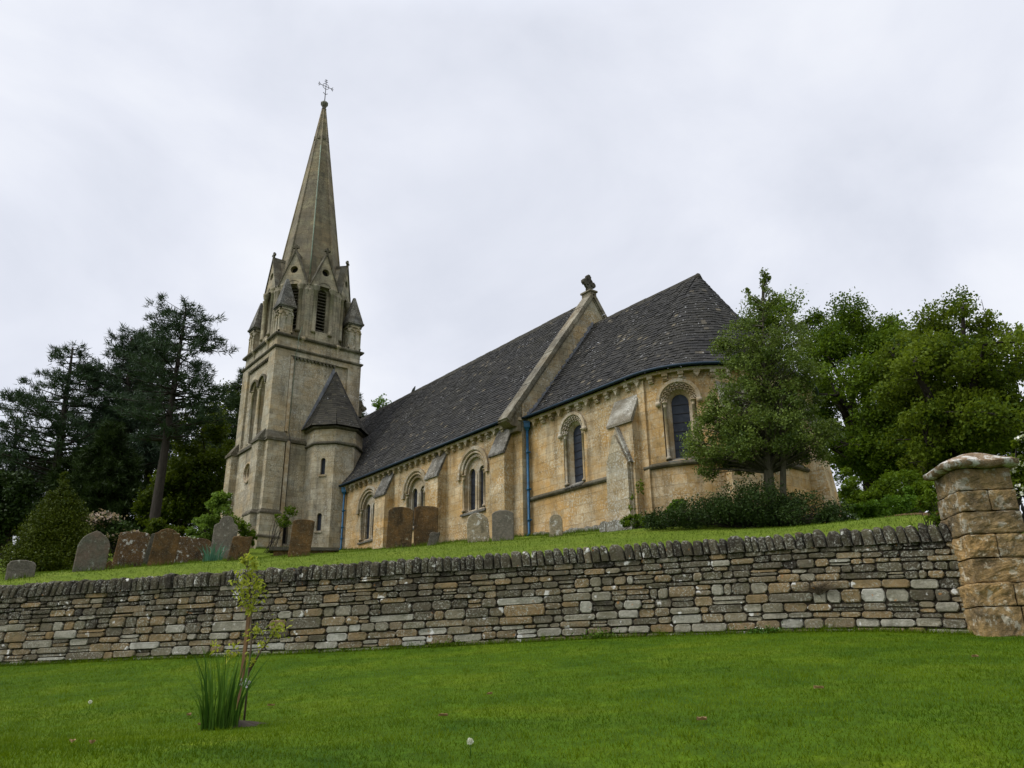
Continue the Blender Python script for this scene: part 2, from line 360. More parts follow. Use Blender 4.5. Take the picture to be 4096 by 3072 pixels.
def mat_rock(name, c1, c2, white, wt=.62, orange=0):
    m, nt, b = newmat(name, .92, .15); p = pos_node(nt)
    c = ramp(nt, [(.35, c1), (.65, c2)], noise(nt, p, 2.6, 6, .65)).outputs[0]
    c = mix(nt, .4, c, ramp(nt, [(.3, .2), (.7, .9)], noise(nt, p, 16, 5, .7)).outputs[0], 'OVERLAY')
    s = ramp(nt, [(wt, 0), (wt + .06, 1)], noise(nt, p, 5.5, 6, .7)).outputs[0]
    c = mix(nt, mult(nt, s, .8), c, white)
    s2 = ramp(nt, [(.56, 0), (.66, 1)], noise(nt, p, 30, 5, .7)).outputs[0]
    c = mix(nt, mult(nt, s2, .55), c, [x * .7 for x in white])
    dk = ramp(nt, [(.58, 0), (.70, 1)], noise(nt, mapped(nt, p, (1.5, 1.5, .6)), 2.4, 5, .6)).outputs[0]
    c = mix(nt, mult(nt, dk, .55), c, [x * .35 for x in c1])
    tn = ramp(nt, [(0, (.50, .52, .54)), (.5, (1, 1, 1)), (1, (1.28, 1.14, .94))], tintattr(nt)).outputs[0]; c = mix(nt, 1.0, c, tn, 'MULTIPLY')
    nt.links.new(c, b.inputs['Base Color']); bump(nt, b, noise(nt, p, 9, 7, .68), .9, .05)
    return m
M['pillar'] = mat_rock('gate_pillar_stone', (.095, .070, .038), (.28, .19, .082), (.40, .37, .29), .55)
M['cap'] = mat_rock('lichen_cap_stone', (.13, .085, .045), (.22, .155, .09), (.54, .53, .48), .49)
M['hs_brown'] = mat_rock('brown_headstone', (0.042, 0.03, 0.016), (0.12, 0.066, 0.022), (0.34, 0.31, 0.22), .63)
M['hs_white'] = mat_rock('brown_headstone_white_lichen', (0.045, 0.031, 0.018), (0.115, 0.065, 0.026), (0.5, 0.49, 0.44), .57)
M['hs_grey'] = mat_rock('grey_headstone', (0.1, 0.09, 0.07), (0.15, 0.13, 0.1), (0.34, 0.33, 0.27), .59)
M['hs_red'] = mat_rock('grey_red_headstone', (0.09, 0.09, 0.066), (0.13, 0.095, 0.07), (0.24, 0.25, 0.2), .60)
M['hs_pale'] = mat_rock('pale_headstone', (0.2, 0.165, 0.105), (0.27, 0.22, 0.14), (0.58, 0.56, 0.5), .56)
M['hs_dark'] = mat_rock('dark_headstone', (0.045, 0.042, 0.03), (0.075, 0.065, 0.048), (0.28, 0.27, 0.23), .72)
M['brownwall'] = mat_rock('brown_wall_stone', (.12, .075, .04), (.18, .105, .055), (.3, .27, .2), .7)

# ------------------------------------------------------------------ ground surfaces
def tps_fit(P, Z, lam=0.02):
    n = len(P); d = np.linalg.norm(P[:, None] - P[None], axis=2); K = np.where(d > 0, d * d * np.log(d + 1e-12), 0)
    A = np.zeros((n + 3, n + 3)); A[:n, :n] = K + lam * np.eye(n); A[:n, n] = 1; A[:n, n + 1:] = P; A[n, :n] = 1; A[n + 1:, :n] = P.T
    w = np.linalg.solve(A, np.r_[Z, 0, 0, 0])
    def f(x, y):
        x = np.asarray(x, float); y = np.asarray(y, float); sh = x.shape; q = np.stack([x.ravel(), y.ravel()], 1)
        out = np.empty(len(q))
        for i in range(0, len(q), 20000):
            dd = np.linalg.norm(q[i:i + 20000, None] - P[None], axis=2)
            out[i:i + 20000] = (np.where(dd > 0, dd * dd * np.log(dd + 1e-12), 0)) @ w[:n] + w[n] + q[i:i + 20000] @ w[n + 1:]
        return out.reshape(sh)
    return f
WALL = np.array([(-25.6, -3.4, .02, 1.66), (-22.4, -.5, .12, 1.75), (-19.47, 2.17, .21, 1.81), (-17.43, 4.0, .28, 1.88), (-15.5, 5.55, .32, 1.92), (-13.5, 7.25, .38, 1.98), (-11.9, 8.85, .46, 2.06),
                 (-10.3, 10.35, .53, 2.13), (-8.4, 11.5, .54, 2.14), (-6.6, 12.15, .50, 2.10), (-5.20, 12.52, .40, 2.02)])
def spline(P, n=400):
    t = np.r_[0, np.cumsum(np.linalg.norm(np.diff(P[:, :2], axis=0), axis=1))]; s = np.linspace(0, t[-1], n)
    out = np.stack([np.interp(s, t, P[:, k]) for k in range(P.shape[1])], 1)
    k = np.ones(41) / 41
    for c in range(P.shape[1]):
        e = np.r_[2 * out[0, c] - out[20:0:-1, c], out[:, c], 2 * out[-1, c] - out[-2:-22:-1, c]]
        out[:, c] = np.convolve(e, k, 'valid')
    return s, out
WS, WP = spline(WALL)
def wall_at(s):
    i = np.clip(np.searchsorted(WS, s), 1, len(WS) - 1); a = (s - WS[i - 1]) / (WS[i] - WS[i - 1])
    p = WP[i - 1] * (1 - a) + WP[i] * a; d = WP[i, :2] - WP[i - 1, :2]; d /= np.linalg.norm(d)
    return p, d            # position (x,y,zb,zt), tangent; outward normal = (d[1],-d[0])
lowp = [(x, y, zb) for x, y, zb, zt in WALL]
lowp += [tuple(at(870, 2917, 8.0)), tuple(at(2048, 3072, 5.0)), tuple(at(0, 3072, 5.6)), tuple(at(4096, 3072, 5.2)), (0, 0, -1.5), (10, -8, -2.4), (-10, -12, -1.9), (-25, -16, -1.5),
         (-30, -8, -.2), (6, 10, -.6), (4, 4, -1.4), (-2, 14.5, .35), (3, 18, .3), (20, 10, -2), (15, 25, 0), (-40, -25, -1.5), (30, -30, -3), (-3.2, 11.8, .22), (60, 0, -4), (-60, -60, -3)]
lowp = np.array(lowp); lowf = tps_fit(lowp[:, :2], lowp[:, 2])
upp = []
for x, y, zb, zt in WALL: upp.append((x - .25, y + .3, zt - .22))
for px, py, d in ((80, 2312, 22.3), (354, 2284, 23), (510, 2270, 26), (640, 2262, 27), (790, 2250, 28.5), (890, 2240, 28.5), (1195, 2225, 34), (1600, 2192, 28.3), (1700, 2182, 28), (1912, 2168, 24.5),
                  (2012, 2163, 24.3), (2225, 2145, 25.2), (2430, 2128, 23.2), (2700, 2112, 20), (3000, 2110, 19.3), (3300, 2100, 18.8), (3500, 2080, 18), (3700, 2060, 16.5)):
    upp.append(tuple(at(px, py, d)))
upp += [(-31.4, 16.7, 5.08), (-29.3, 16.7, 4.9), (-26.5, 16.7, 4.68), (-22.8, 16.7, 4.42), (-20.9, 17, 4.28), (-19.6, 16.7, 4.10), (-18.3, 16.6, 3.98), (-17.2, 16.4, 3.86), (-13, 17.5, 3.7), (-11.5, 20, 3.4), (-36.2, 13.2, 5.42), (-41, 13, 5.8), (-36, 25, 5.4), (-20, 26, 4.4),
        (-60, 10, 7), (-60, 40, 7.5), (-30, 50, 5.5), (0, 40, 3), (25, 30, 1), (-60, -15, 3.2), (-100, 0, 8), (-100, 80, 10), (-20, 100, 8), (60, 80, 3), (-40, 2, 4.4), (-10, 30, 3.2), (-2, 22, 2.6), (4, 24, 2.0), (-90, -40, 2), (-3.2, 12.9, .5), (-.5, 14.2, .4), (-2.3, 16.2, 1.2)]
upp = np.array(upp); upf = tps_fit(upp[:, :2], upp[:, 2])
def up_hit(px, py, d0=17, d1=60):
    r = ray(px, py); d = np.linspace(d0, d1, 900); z = upf(r[0] * d, r[1] * d)
    k = np.where(z > r[2] * d)[0]; i = k[0] if len(k) else 300
    return r * d[i]
_ext0 = WP[0, :2] - (WP[8, :2] - WP[0, :2]) / np.linalg.norm(WP[8, :2] - WP[0, :2]) * 400
_ext1 = WP[-1, :2] + np.array([.93, .37]) * 400
LINE = np.vstack([_ext0 * (1 - np.linspace(0, 1, 60)[:, None] ** .3) + WP[0, :2] * np.linspace(0, 1, 60)[:, None] ** .3, WP[1:-1, :2], WP[-1, :2] + (_ext1 - WP[-1, :2]) * (np.linspace(0, 1, 80)[:, None] ** 3)])
LT = np.gradient(LINE, axis=0); LT /= np.linalg.norm(LT, axis=1)[:, None]
def side_near(x, y):
    d = (LINE[:, 0] - x) ** 2 + (LINE[:, 1] - y) ** 2; k = int(np.argmin(d)); t = LT[k]
    return (x - LINE[k, 0]) * t[1] - (y - LINE[k, 1]) * t[0], k
def side(x, y): return side_near(x, y)[0]     # > 0 on the camera's side of the dry stone wall
def sheet(name, xs, ys, f, mat, keep=None, snap=None):
    X, Y = np.meshgrid(xs, ys, indexing='ij'); Z = f(X, Y); nx, ny = X.shape
    vs = np.stack([X, Y, Z], -1).reshape(-1, 3); fs = []
    for i in range(nx - 1):
        for j in range(ny - 1):
            if keep is None or keep(.5 * (xs[i] + xs[i + 1]), .5 * (ys[j] + ys[j + 1])):
                fs.append((i * ny + j, (i + 1) * ny + j, (i + 1) * ny + j + 1, i * ny + j + 1))
    if snap is not None:
        for k in {k for f_ in fs for k in f_}:
            sdv, q = side_near(vs[k, 0], vs[k, 1])
            if sdv > snap: vs[k, 0] = LINE[q, 0] + LT[q, 1] * snap; vs[k, 1] = LINE[q, 1] - LT[q, 0] * snap; vs[k, 2] = float(f(vs[k, 0], vs[k, 1]))
    me = bpy.data.meshes.new(name); me.from_pydata(vs.tolist(), [], fs); me.materials.append(mat)
    me.polygons.foreach_set('use_smooth', [True] * len(me.polygons)); me.update()
    o = bpy.data.objects.new(name, me); COL.objects.link(o); o['kind'] = 'structure'
    return o
def axis(a, b, c, d, fine, coarse):
    return np.unique(np.r_[np.linspace(a, b, coarse), np.arange(b, c, fine), np.linspace(c, d, coarse)])
def blend_far(f, z0):
    def g(x, y):
        x = np.asarray(x, float); y = np.asarray(y, float); r = np.hypot(x + 20, y - 10); t = np.clip((r - 55) / 90, 0, 1); t = t * t * (3 - 2 * t)
        k = np.minimum(1, 140 / np.maximum(r, 1)); xx = -20 + (x + 20) * k; yy = 10 + (y - 10) * k
        return f(xx, yy) * (1 - t) + z0 * t
    return g
LOW = blend_far(lowf, -4.0); UPF = blend_far(upf, 5.0)
sheet('lawn', axis(-900, -32, 12, 900, .5, 26), axis(-900, -22, 24, 900, .5, 26), LOW, M['lawn'],
      keep=lambda x, y: side(x, y) > -.35)
sheet('churchyard_ground', axis(-900, -46, 6, 900, .5, 26), axis(-900, -10, 40, 900, .5, 26), UPF, M['yard'],
      keep=lambda x, y: side(x, y) < -.15, snap=-.2)
_bp = [LINE[i] - np.array([LT[i, 1], -LT[i, 0]]) * .2 for i in range(len(LINE)) if np.hypot(*LINE[i]) < 350]
_up = np.array([float(UPF(*q)) for q in _bp]); _lo = np.array([float(LOW(*q)) for q in _bp])
mb = MB(); k = len(_bp)
mb.add([(q[0], q[1], max(a, b) + .01) for q, a, b in zip(_bp, _up, _lo)] + [(q[0], q[1], min(a, b) - .4) for q, a, b in zip(_bp, _up, _lo)], [(i, i + 1, i + 1 + k, i + k) for i in range(k - 1)])
o = mb.build('grass_bank', [M['yard']]); o['kind'] = 'structure'

# ------------------------------------------------------------------ church
def TS(y0): return lambda u, w, n: (u, y0 - n, w)                     # wall facing south (towards the camera's left)
def TE(x0): return lambda u, w, n: (x0 + n, u, w)                     # wall facing east
def TF(cx, cy, a, r):                                                 # flat facet at azimuth a, distance r
    return lambda u, w, n: (cx + (r + n) * cos(a) - u * sin(a), cy + (r + n) * sin(a) + u * cos(a), w)
def TC(cx, cy, R, a0): return lambda u, w, n: (cx + (R + n) * cos(a0 + u / R), cy + (R + n) * sin(a0 + u / R), w)
def perim(uc, hw, zb, zs, n=14, rx=None):
    return [(uc - hw, zb)] + [(uc + hw * cos(pi - i * pi / n), zs + hw * sin(pi * i / n)) for i in range(n + 1)] + [(uc + hw, zb)]
def wall_strips(mb, T, u0, u1, z0, z1, ops=(), step=None, mat=0):
    us = {u0, u1}
    for uc, hw, zb, zs in ops: us |= {p[0] for p in perim(uc, hw, zb, zs)}
    if step: us |= set(np.arange(u0, u1, step))
    us = sorted(u for u in us if u0 - 1e-9 <= u <= u1 + 1e-9); us = [u for i, u in enumerate(us) if i == 0 or u - us[i - 1] > 1e-5]
    for a, b in zip(us[:-1], us[1:]):
        m = .5 * (a + b); op = [o for o in ops if abs(m - o[0]) < o[1]]
        if op:
            uc, hw, zb, zs = op[0]; ht = lambda u: zs + sqrt(max(0, hw * hw - (u - uc) ** 2))
            mb.quad(T(a, z0, 0), T(b, z0, 0), T(b, zb, 0), T(a, zb, 0), mat); mb.quad(T(a, ht(a), 0), T(b, ht(b), 0), T(b, z1, 0), T(a, z1, 0), mat)
        else: mb.quad(T(a, z0, 0), T(b, z0, 0), T(b, z1, 0), T(a, z1, 0), mat)
def arch_tube(mb, T, uc, zs, r, n, rad, mat=0, k=18):
    mb.tube([T(uc + r * cos(pi - i * pi / k), zs + r * sin(pi * i / k), n) for i in range(k + 1)], rad, 6, mat)
def arch_band(mb, T, uc, zs, r0, r1, n0, n1, mat=0, k=20):
    A = [(uc + r0 * cos(pi - i * pi / k), zs + r0 * sin(pi * i / k)) for i in range(k + 1)]; B = [(uc + r1 * cos(pi - i * pi / k), zs + r1 * sin(pi * i / k)) for i in range(k + 1)]
    mb.ring(T, A, n1, B, n1, mat); mb.ring(T, B, n1, B, n0, mat); mb.ring(T, A, n0, A, n1, mat)
    for P, Q in ((A[0], B[0]), (A[-1], B[-1])): mb.quad(T(*P, n0), T(*Q, n0), T(*Q, n1), T(*P, n1), mat)
def chevrons(mb, T, uc, zs, r0, r1, nb, nt_, teeth, th, mat=0):
    pts = [(uc + (r0 if i % 2 else r1) * cos(pi - i * pi / (2 * teeth)), zs + (r0 if i % 2 else r1) * sin(pi * i / (2 * teeth))) for i in range(2 * teeth + 1)]
    pt2 = [(uc + (u - uc) * (1 + th / max(.1, (r0 + r1) / 2)), zs + (w - zs) * (1 + th / max(.1, (r0 + r1) / 2))) for u, w in pts]
    mb.ring(T, pts, nt_, pt2, nt_, mat); mb.ring(T, pt2, nt_, pt2, nb, mat); mb.ring(T, pts, nb, pts, nt_, mat)
def colonnette(mb, T, u, n, z0, z1, r, mat=0):
    Tl = lambda a, w, b: T(u + a, w, n + b)
    mb.lathe(Tl, [(r * 1.9, z0), (r * 1.9, z0 + .05), (r * 1.2, z0 + .09), (r, z0 + .11), (r, z1 - .17), (r * 1.25, z1 - .165), (r * 1.0, z1 - .14), (r * 1.7, z1 - .03), (r * 1.9, z1 - .03), (r * 1.9, z1)], 8, mat)

church = thing('church', (-28, 18, 4.6), 'yellow stone church with dark slate roofs, octagonal spire and rounded apse on the grassy rise', 'church')
YN, YC, XG = 16.7, 17.0, -20.9
TN, TCH = TS(YN), TS(YC)
ACX, ACY, AR = -15.6, 20.5, 3.5
KX = .80                                    # the apse is a little shallower than a half circle
_aa = np.linspace(-pi, pi, 2001); _ss = np.r_[0, np.cumsum(np.hypot(KX * np.diff(AR * np.cos(_aa)), np.diff(AR * np.sin(_aa))))]; _ss -= np.interp(0, _aa, _ss)
def SA(a): return float(np.interp(a, _aa, _ss))       # arc length along the apse wall at angle a
def apse_pt(a, n=0.0):
    nx, ny = cos(a) / KX, sin(a); l = sqrt(nx * nx + ny * ny); return ACX + KX * AR * cos(a) + nx / l * n, ACY + AR * sin(a) + ny / l * n
def apse_az(a): return atan2(sin(a), cos(a) / KX)
def TAf(u, w, n): return (*apse_pt(float(np.interp(u, _ss, _aa)), n), w)
TA = lambda a: TAf
NW = (-23.82, -28.0, -32.1)
# --- nave walls
nave_ops = [(x, .74, 5.56, 7.02) for x in NW]
mb = MB()
wall_strips(mb, TN, -41.2, XG, 3.0, 8.42, nave_ops)
TG = TE(XG); TWg = lambda u, w, n: (-41.2 - n, -u, w)
mb.fill(TWg, [[(-24.4, 3), (-YN, 3), (-YN, 8.42), (-20.5, 14.1), (-24.4, 8.42)]], 0)
mb.fill(lambda u, w, n: (-u, 24.4 + n, w), [[(20.9, 3), (41.2, 3), (41.2, 8.42), (20.9, 8.42)]], 0)
nave_wall = mb.build('nave_wall', [M['honey']], church)
mb = MB(); mb.fill(TG, [[(YN + .002, 3.0), (24.3, 3.0), (24.3, 8.9), (20.5, 14.12), (YN + .002, 8.9)]], 0); mb.fill(lambda u, w, n: (-21.35, -u, w), [[(-24.3, 8.3), (-YN, 8.3), (-YN, 8.9), (-20.5, 14.12), (-24.3, 8.9)]], 0)
mb.quad((-21.35, YN + .002, 8.40), (XG, YN + .002, 8.40), (XG, YN + .002, 8.9), (-21.35, YN + .002, 8.9))
mb.build('gable_wall', [M['gable']], church)
# --- chancel + apse walls
a1, a0 = radians(90), radians(-90)
mb = MB()
wall_strips(mb, TCH, XG, ACX, 2.6, 8.36, [(-18.56, .50, 5.62, 7.40)])
mb.build('chancel_wall', [M['honey']], church)
mb = MB(); AW = (SA(radians(-63.7)), SA(radians(-2)))
wall_strips(mb, TAf, SA(a0), SA(a1), 2.4, 8.36, [(a, .50, 5.62, 7.40) for a in AW], step=.12)
mb.fill(lambda u, w, n: (-u, 24.0 + n, w), [[(15.6, 3), (20.9, 3), (20.9, 8.36), (15.6, 8.36)]], 0)
mb.build('apse_wall', [M['honey']], church)

def nave_window(x):
    T = TN; mb = MB(); zs = 7.02
    P0, P1 = perim(x, .74, 5.56, zs), perim(x, .60, 5.60, zs)
    mb.ring(T, P0, 0, P0, -.06, 0); mb.ring(T, P0, -.06, P1, -.06, 0); mb.ring(T, P1, -.06, P1, -.16, 0)
    arch_band(mb, T, x, zs, .86, .985, -.01, .085, 0); arch_tube(mb, T, x, zs, .86, .02, .045); arch_tube(mb, T, x, zs, .76, .0, .05)
    arch_tube(mb, T, x, zs, .665, -.05, .03)
    for i in range(27):
        a = pi * (i + .5) / 27
        mb.box(lambda u, w, n: T(x + .615 * cos(a) + u * -sin(a) + w * cos(a), zs + .615 * sin(a) + u * cos(a) + w * sin(a), n), -.018, .018, -.02, .035, -.08, -.03, 0)
    for s in (-1, 1):
        mb.box(T, x + s * .92 - .09, x + s * .92 + .09, zs - .16, zs + .01, -.01, .11, 0)
        colonnette(mb, T, x + s * .665, -.02, 5.62, zs, .048)
    L = [perim(x + q, .20, 5.66, 7.04) for q in (-.325, .325)]
    mb.fill(T, [P1, [(u, w) for u, w in L[0]], [(u, w) for u, w in L[1]]], -.16, 0)
    for l in L: mb.ring(T, l, -.16, l, -.27, 0)
    mb.box(T, x - .05, x + .05, 5.66, 7.0, -.2, -.13, 0)
    fr = mb.build('window', [M['trim']], church)
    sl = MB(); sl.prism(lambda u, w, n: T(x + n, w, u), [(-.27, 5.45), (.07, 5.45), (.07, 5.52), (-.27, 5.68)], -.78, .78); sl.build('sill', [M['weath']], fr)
    g = MB()
    for l in L:
        g.fill(T, [l], -.255, 0)
        for z in (5.95, 6.28, 6.61, 6.94): g.box(T, l[0][0], l[-1][0], z, z + .022, -.25, -.235, 1)
    g.build('glass', [M['glass'], M['iron']], fr)
for x in NW: nave_window(x)

def east_window(T, x):
    mb = MB(); zs = 7.40
    P0, P1, P2 = perim(x, .50, 5.62, zs), perim(x, .37, 5.66, zs), perim(x, .285, 5.70, zs - .03)
    mb.ring(T, P0, 0, P0, -.09); mb.ring(T, P0, -.09, P1, -.09); mb.ring(T, P1, -.09, P1, -.13); mb.ring(T, P1, -.13, P2, -.25); mb.ring(T, P2, -.25, P2, -.29)
    arch_band(mb, T, x, zs, .545, .645, -.01, .085); arch_tube(mb, T, x, zs, .56, .02, .035)
    chevrons(mb, T, x, zs, .455, .525, -.02, .04, 11, .035); chevrons(mb, T, x, zs, .395, .46, -.06, .005, 11, .03); chevrons(mb, T, x, zs, .345, .405, -.10, -.045, 11, .028)
    for s in (-1, 1):
        mb.lathe(lambda u, w, n: T(x + s * .60 + u, w, n + .05), [(.06, zs - .13), (.09, zs - .06), (.075, zs + .01)], 8)
        colonnette(mb, T, x + s * .425, -.035, 5.66, zs, .047)
    fr = mb.build('window', [M['trim']], church)
    sl = MB(); sl.prism(lambda u, w, n: T(x + n, w, u), [(-.28, 5.50), (.10, 5.50), (.10, 5.57), (-.28, 5.76)], -.42, .42); sl.build('sill', [M['weath']], fr)
    g = MB(); g.fill(T, [P2], -.275, 0)
    for k in range(6): z = 5.98 + k * .27; g.box(T, x - .28, x + .28, z, z + .02, -.27, -.255, 1)
    g.build('glass', [M['glassb'], M['iron']], fr)
east_window(TCH, -18.56)
for a in AW: east_window(TAf, a)

# --- string courses of chancel and apse
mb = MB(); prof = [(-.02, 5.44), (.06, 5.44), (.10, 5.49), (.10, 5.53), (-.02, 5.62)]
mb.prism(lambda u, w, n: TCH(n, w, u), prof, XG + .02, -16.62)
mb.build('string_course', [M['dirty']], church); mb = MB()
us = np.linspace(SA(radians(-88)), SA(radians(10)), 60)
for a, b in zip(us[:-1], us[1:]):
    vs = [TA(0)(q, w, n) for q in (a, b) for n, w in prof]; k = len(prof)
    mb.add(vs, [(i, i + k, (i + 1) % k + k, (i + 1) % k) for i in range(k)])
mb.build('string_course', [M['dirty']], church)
# --- cornice under the gutters, corbels
mb = MB()
mb.box(TN, -34.7, XG + .05, 8.30, 8.40, -.02, .17); mb.box(TCH, XG + .1, ACX - .0, 8.24, 8.34, -.02, .17)
us = np.linspace(SA(a0), SA(a1), 70)
for a, b in zip(us[:-1], us[1:]):
    vs = [TA(0)(q, w, n) for q in (a, b) for n, w in ((0, 8.24), (.17, 8.24), (.17, 8.34), (0, 8.34))]
    mb.add(vs, [(i, i + 4, (i + 1) % 4 + 4, (i + 1) % 4) for i in range(4)])
mb.build('cornice', [M['trim']], church)
def corbel_mesh(kind):
    mb = MB(); T = lambda u, w, n: (u, -n, w)
    if kind == 0:
        mb.box(T, -.085, .085, -.09, 0, 0, .16); mb.box(T, -.065, .065, -.17, -.09, 0, .11); mb.box(T, -.085, .085, -.205, -.17, 0, .075)
    else:
        mb.box(T, -.10, .10, -.05, 0, 0, .16); mb.prism(T, [(0, -.21), (.095, -.05), (-.095, -.05)], 0, .14)
    return mb
cms = []
for k in (0, 1):
    o = corbel_mesh(k).build('corbel', [M['trim']]); cms.append(o.data); bpy.data.objects.remove(o)
def corbel(x, y, z, rz, k):
    o = bpy.data.objects.new('corbel', cms[k]); COL.objects.link(o); o.parent = church
    o.location = Vector((x, y, z)) - church.location; o.rotation_euler.z = rz
for i in range(29): corbel(-34.25 + .457 * i, YN, 8.30, 0, 1 if i % 4 == 2 else 0)
for i in range(11): corbel(-20.45 + .45 * i, YC, 8.24, 0, 1 if i % 3 == 0 else 0)
for i in range(17):
    a = float(np.interp(SA(radians(-88)) + i * .45, _ss, _aa)); corbel(*apse_pt(a), 8.24, apse_az(a) + pi / 2, 1 if i % 4 == 0 else 0)

# --- buttresses
def buttress(T, u0, u1, p, zb, zw, zt, low=None, battered=0.0):
    mb = MB(); o = .0
    mb.prism(lambda u, w, n: T(u0 + (n) * (u1 - u0), w, u), [(-.05, zb), (p + battered, zb), (p, zw), (-.05, zt - .05)], 0, 1, 0)
    e = .022; L = sqrt(p * p + (zt - zw) ** 2); du, dz = p / L, (zt - zw) / L; tk = .07
    q = [(p + .06, zw - .10), (p + .06, zw - .02), (.0, zt + .05), (-.04, zt - .02), (p - .02, zw - .10)]
    mb.prism(lambda u, w, n: T(u0 - e + n * (u1 - u0 + 2 * e), w, u), q[:4] + [q[4]], 0, 1, 1)
    return mb
for x0, x1 in ((-30.74, -29.85), (-26.57, -25.66), (-22.24, -21.38)):
    buttress(TN, x0, x1, .42, 3.5, 7.27, 8.22).build('buttress', [M['honey'], M['weath']], church)
mb = buttress(TCH, -16.58, -15.58, .36, 3.0, 7.02, 7.82)
# steep gabled lower stage leaning against it
u0, u1, p = -16.66, -15.66, .54; um = (u0 + u1) / 2 - .05
mb.prism(TCH, [(u0, 3.0), (u1, 3.0), (u1, 5.75), (um + .05, 6.82), (um - .05, 6.82), (u0 + .03, 5.75)], .0, p - .12, 3)
mb.prism(TCH, [(u0 + .06, 3.0), (u1 - .05, 3.0), (u1 - .05, 5.7), (um + .03, 6.62), (um - .03, 6.62), (u0 + .08, 5.7)], p - .12, p, 3)
mb.prism(TCH, [(u1 - .02, 5.70), (u1 + .05, 5.70), (um + .11, 6.86), (um + .04, 6.86)], .0, p - .03, 2)
mb.build('buttress', [M['honey'], M['lichen'], M['lichen'], M['gable']], church)
for ad in (-35, 19):
    a = radians(ad); bp = apse_pt(a, -.05); mb = buttress(TF(bp[0], bp[1], apse_az(a), 0), -.42, .42, .30, 2.2, 7.0, 7.95, battered=.55 if ad > 0 else .25)
    mb.build('buttress', [M['honey'], M['lichen']], church)
# strip pilaster where the apse begins
mb = MB(); mb.box(TCH, ACX + .02, ACX + .30, 2.6, 8.2, -.1, .06); mb.build('pilaster', [M['honey']], church)
# rubble footing along the chancel
mb = MB()
for i in range(26):
    x = -20.4 + i * .22; h = .06 + .14 * (i / 25) + rng.uniform(-.03, .05); z = float(UPF(x, YC - .2)); d = .16 if x < -16.8 else .72
    mb.prism(lambda u, w, n: TCH(x + u, z + w, n), [(-.13, -.5), (.13, -.5), (.12, h * .8), (.05, h + .04), (-.06, h + .02), (-.13, h * .7)], 0, d + rng.uniform(0, .08))
mb.build('footing', [M['lichen']], church)

# --- roofs made of courses of slates
def slates(P, nrows, width_at, tile=.17, thick=.028, ov=1.5):
    """P(s,t,lift): s in 0..1 along the eaves, t in 0..1 up the slope"""
    V = []; T = []
    for r in range(nrows):
        t0, t1 = r / nrows, min(1.0, (r + ov) / nrows); n = max(2, int(width_at(t0) / tile)); jt = rng.uniform(.8, 1.2, n); e = np.r_[0, np.cumsum(jt)] / jt.sum()
        for k in range(n):
            j = rng.normal(0, .028) / nrows; lf = thick * rng.uniform(.75, 1.5); g = .004
            a0_, a1_ = e[k] + g / n, e[k + 1] - g / n; tl = max(0, t0 + j); lf2 = lf + rng.normal(0, .003)
            A, B, Cc, D = P(a0_, tl, lf), P(a1_, tl, lf2), P(a1_, t1, .004), P(a0_, t1, .004)
            V.append((A, B, Cc, D)); V.append((P(a0_, tl, -.01), P(a1_, tl, -.01), B, A))
            q = np.clip(rng.normal(.45, .2) + (.45 if rng.random() < .012 else 0), 0, 1); T += [q, q * .8]
    return np.array(V, dtype=float), np.array(T)
def bell(t, k): return .04 * sin(pi * t) + k * (1 - t) ** 2 * (1 - math.exp(-t * 18))
def plane_P(x0, x1, ye, ze, yr, zr, k=.05):
    L = sqrt((yr - ye) ** 2 + (zr - ze) ** 2); ny, nz = -(zr - ze) / L, (yr - ye) / L; s_ = 1 if yr > ye else -1
    def P(s, t, l):
        w = bell(t, k)
        l2 = l - w + .012 * sin(s * 23 + t * 5) + .012 * sin(s * 57 - t * 11)
        return (x0 + (x1 - x0) * s, ye + (yr - ye) * t + ny * s_ * l2 * (1 if s_ > 0 else 1), ze + (zr - ze) * t + abs(nz) * l2)
    return P
NE_, NR = (16.44, 8.46), (20.5, 14.12)
CE_, CR = (16.72, 8.40), (20.5, 13.0)
V1, T1 = slates(plane_P(-41.25, -21.28, *NE_, *NR), 44, lambda t: 20.)
V2, T2 = slates(plane_P(-21.28, -41.25, 24.56, 8.46, 20.5, 14.12), 44, lambda t: 20., .5)
np_mesh('nave_roof', np.concatenate([V1, V2]), 4, M['roof'], church, np.r_[T1, T2])
V1, T1 = slates(plane_P(XG + .02, ACX, *CE_, *CR, .24), 38, lambda t: 5.3)
V2, T2 = slates(plane_P(ACX, XG + .02, 24.28, 8.40, 20.5, 13.0, .24), 38, lambda t: 5.3, .5)
ER = ACY - CE_[0]
def cone_P(s, t, l):
    a = a0 + (a1 - a0) * s; r = ER * (1 - t); w = bell(t, .24); l2 = l - w + .012 * sin(s * 40 + t * 5)
    kx = (KX * AR + .28 * (1 - t)) / (AR + .28 * (1 - t)); return (ACX + kx * (r + l2 * .77) * cos(a), ACY + (r + l2 * .77) * sin(a), 8.40 + 4.6 * t + l2 * .63)
V3, T3 = slates(cone_P, 38, lambda t: max(.8, pi * ER * (1 - t)))
np_mesh('chancel_roof', np.concatenate([V1, V2, V3]), 4, M['roof'], church, np.r_[T1, T2, T3])
for x0, x1, z in ((-41.2, -21.4, 14.10), (XG, ACX, 12.98)):
    mb = MB()
    n = int((x1 - x0) / .38)
    for k in range(n):
        a, b = x0 + (x1 - x0) * k / n, x0 + (x1 - x0) * (k + .97) / n; j = rng.uniform(-.01, .01)
        mb.prism(lambda u, w, nn: (nn, 20.5 + u, z + j + w), [(-.15, -.17), (.15, -.17), (.06, .05), (0, .085), (-.06, .05)], a, b)
    if z < 13.5: mb.lathe(lambda u, w, n: (ACX + u, 20.5 + n, w), [(.17, 12.8), (.09, 13.02), (.02, 13.07)], 8)
    mb.build('ridge_tiles', [M['turretroof']], church)
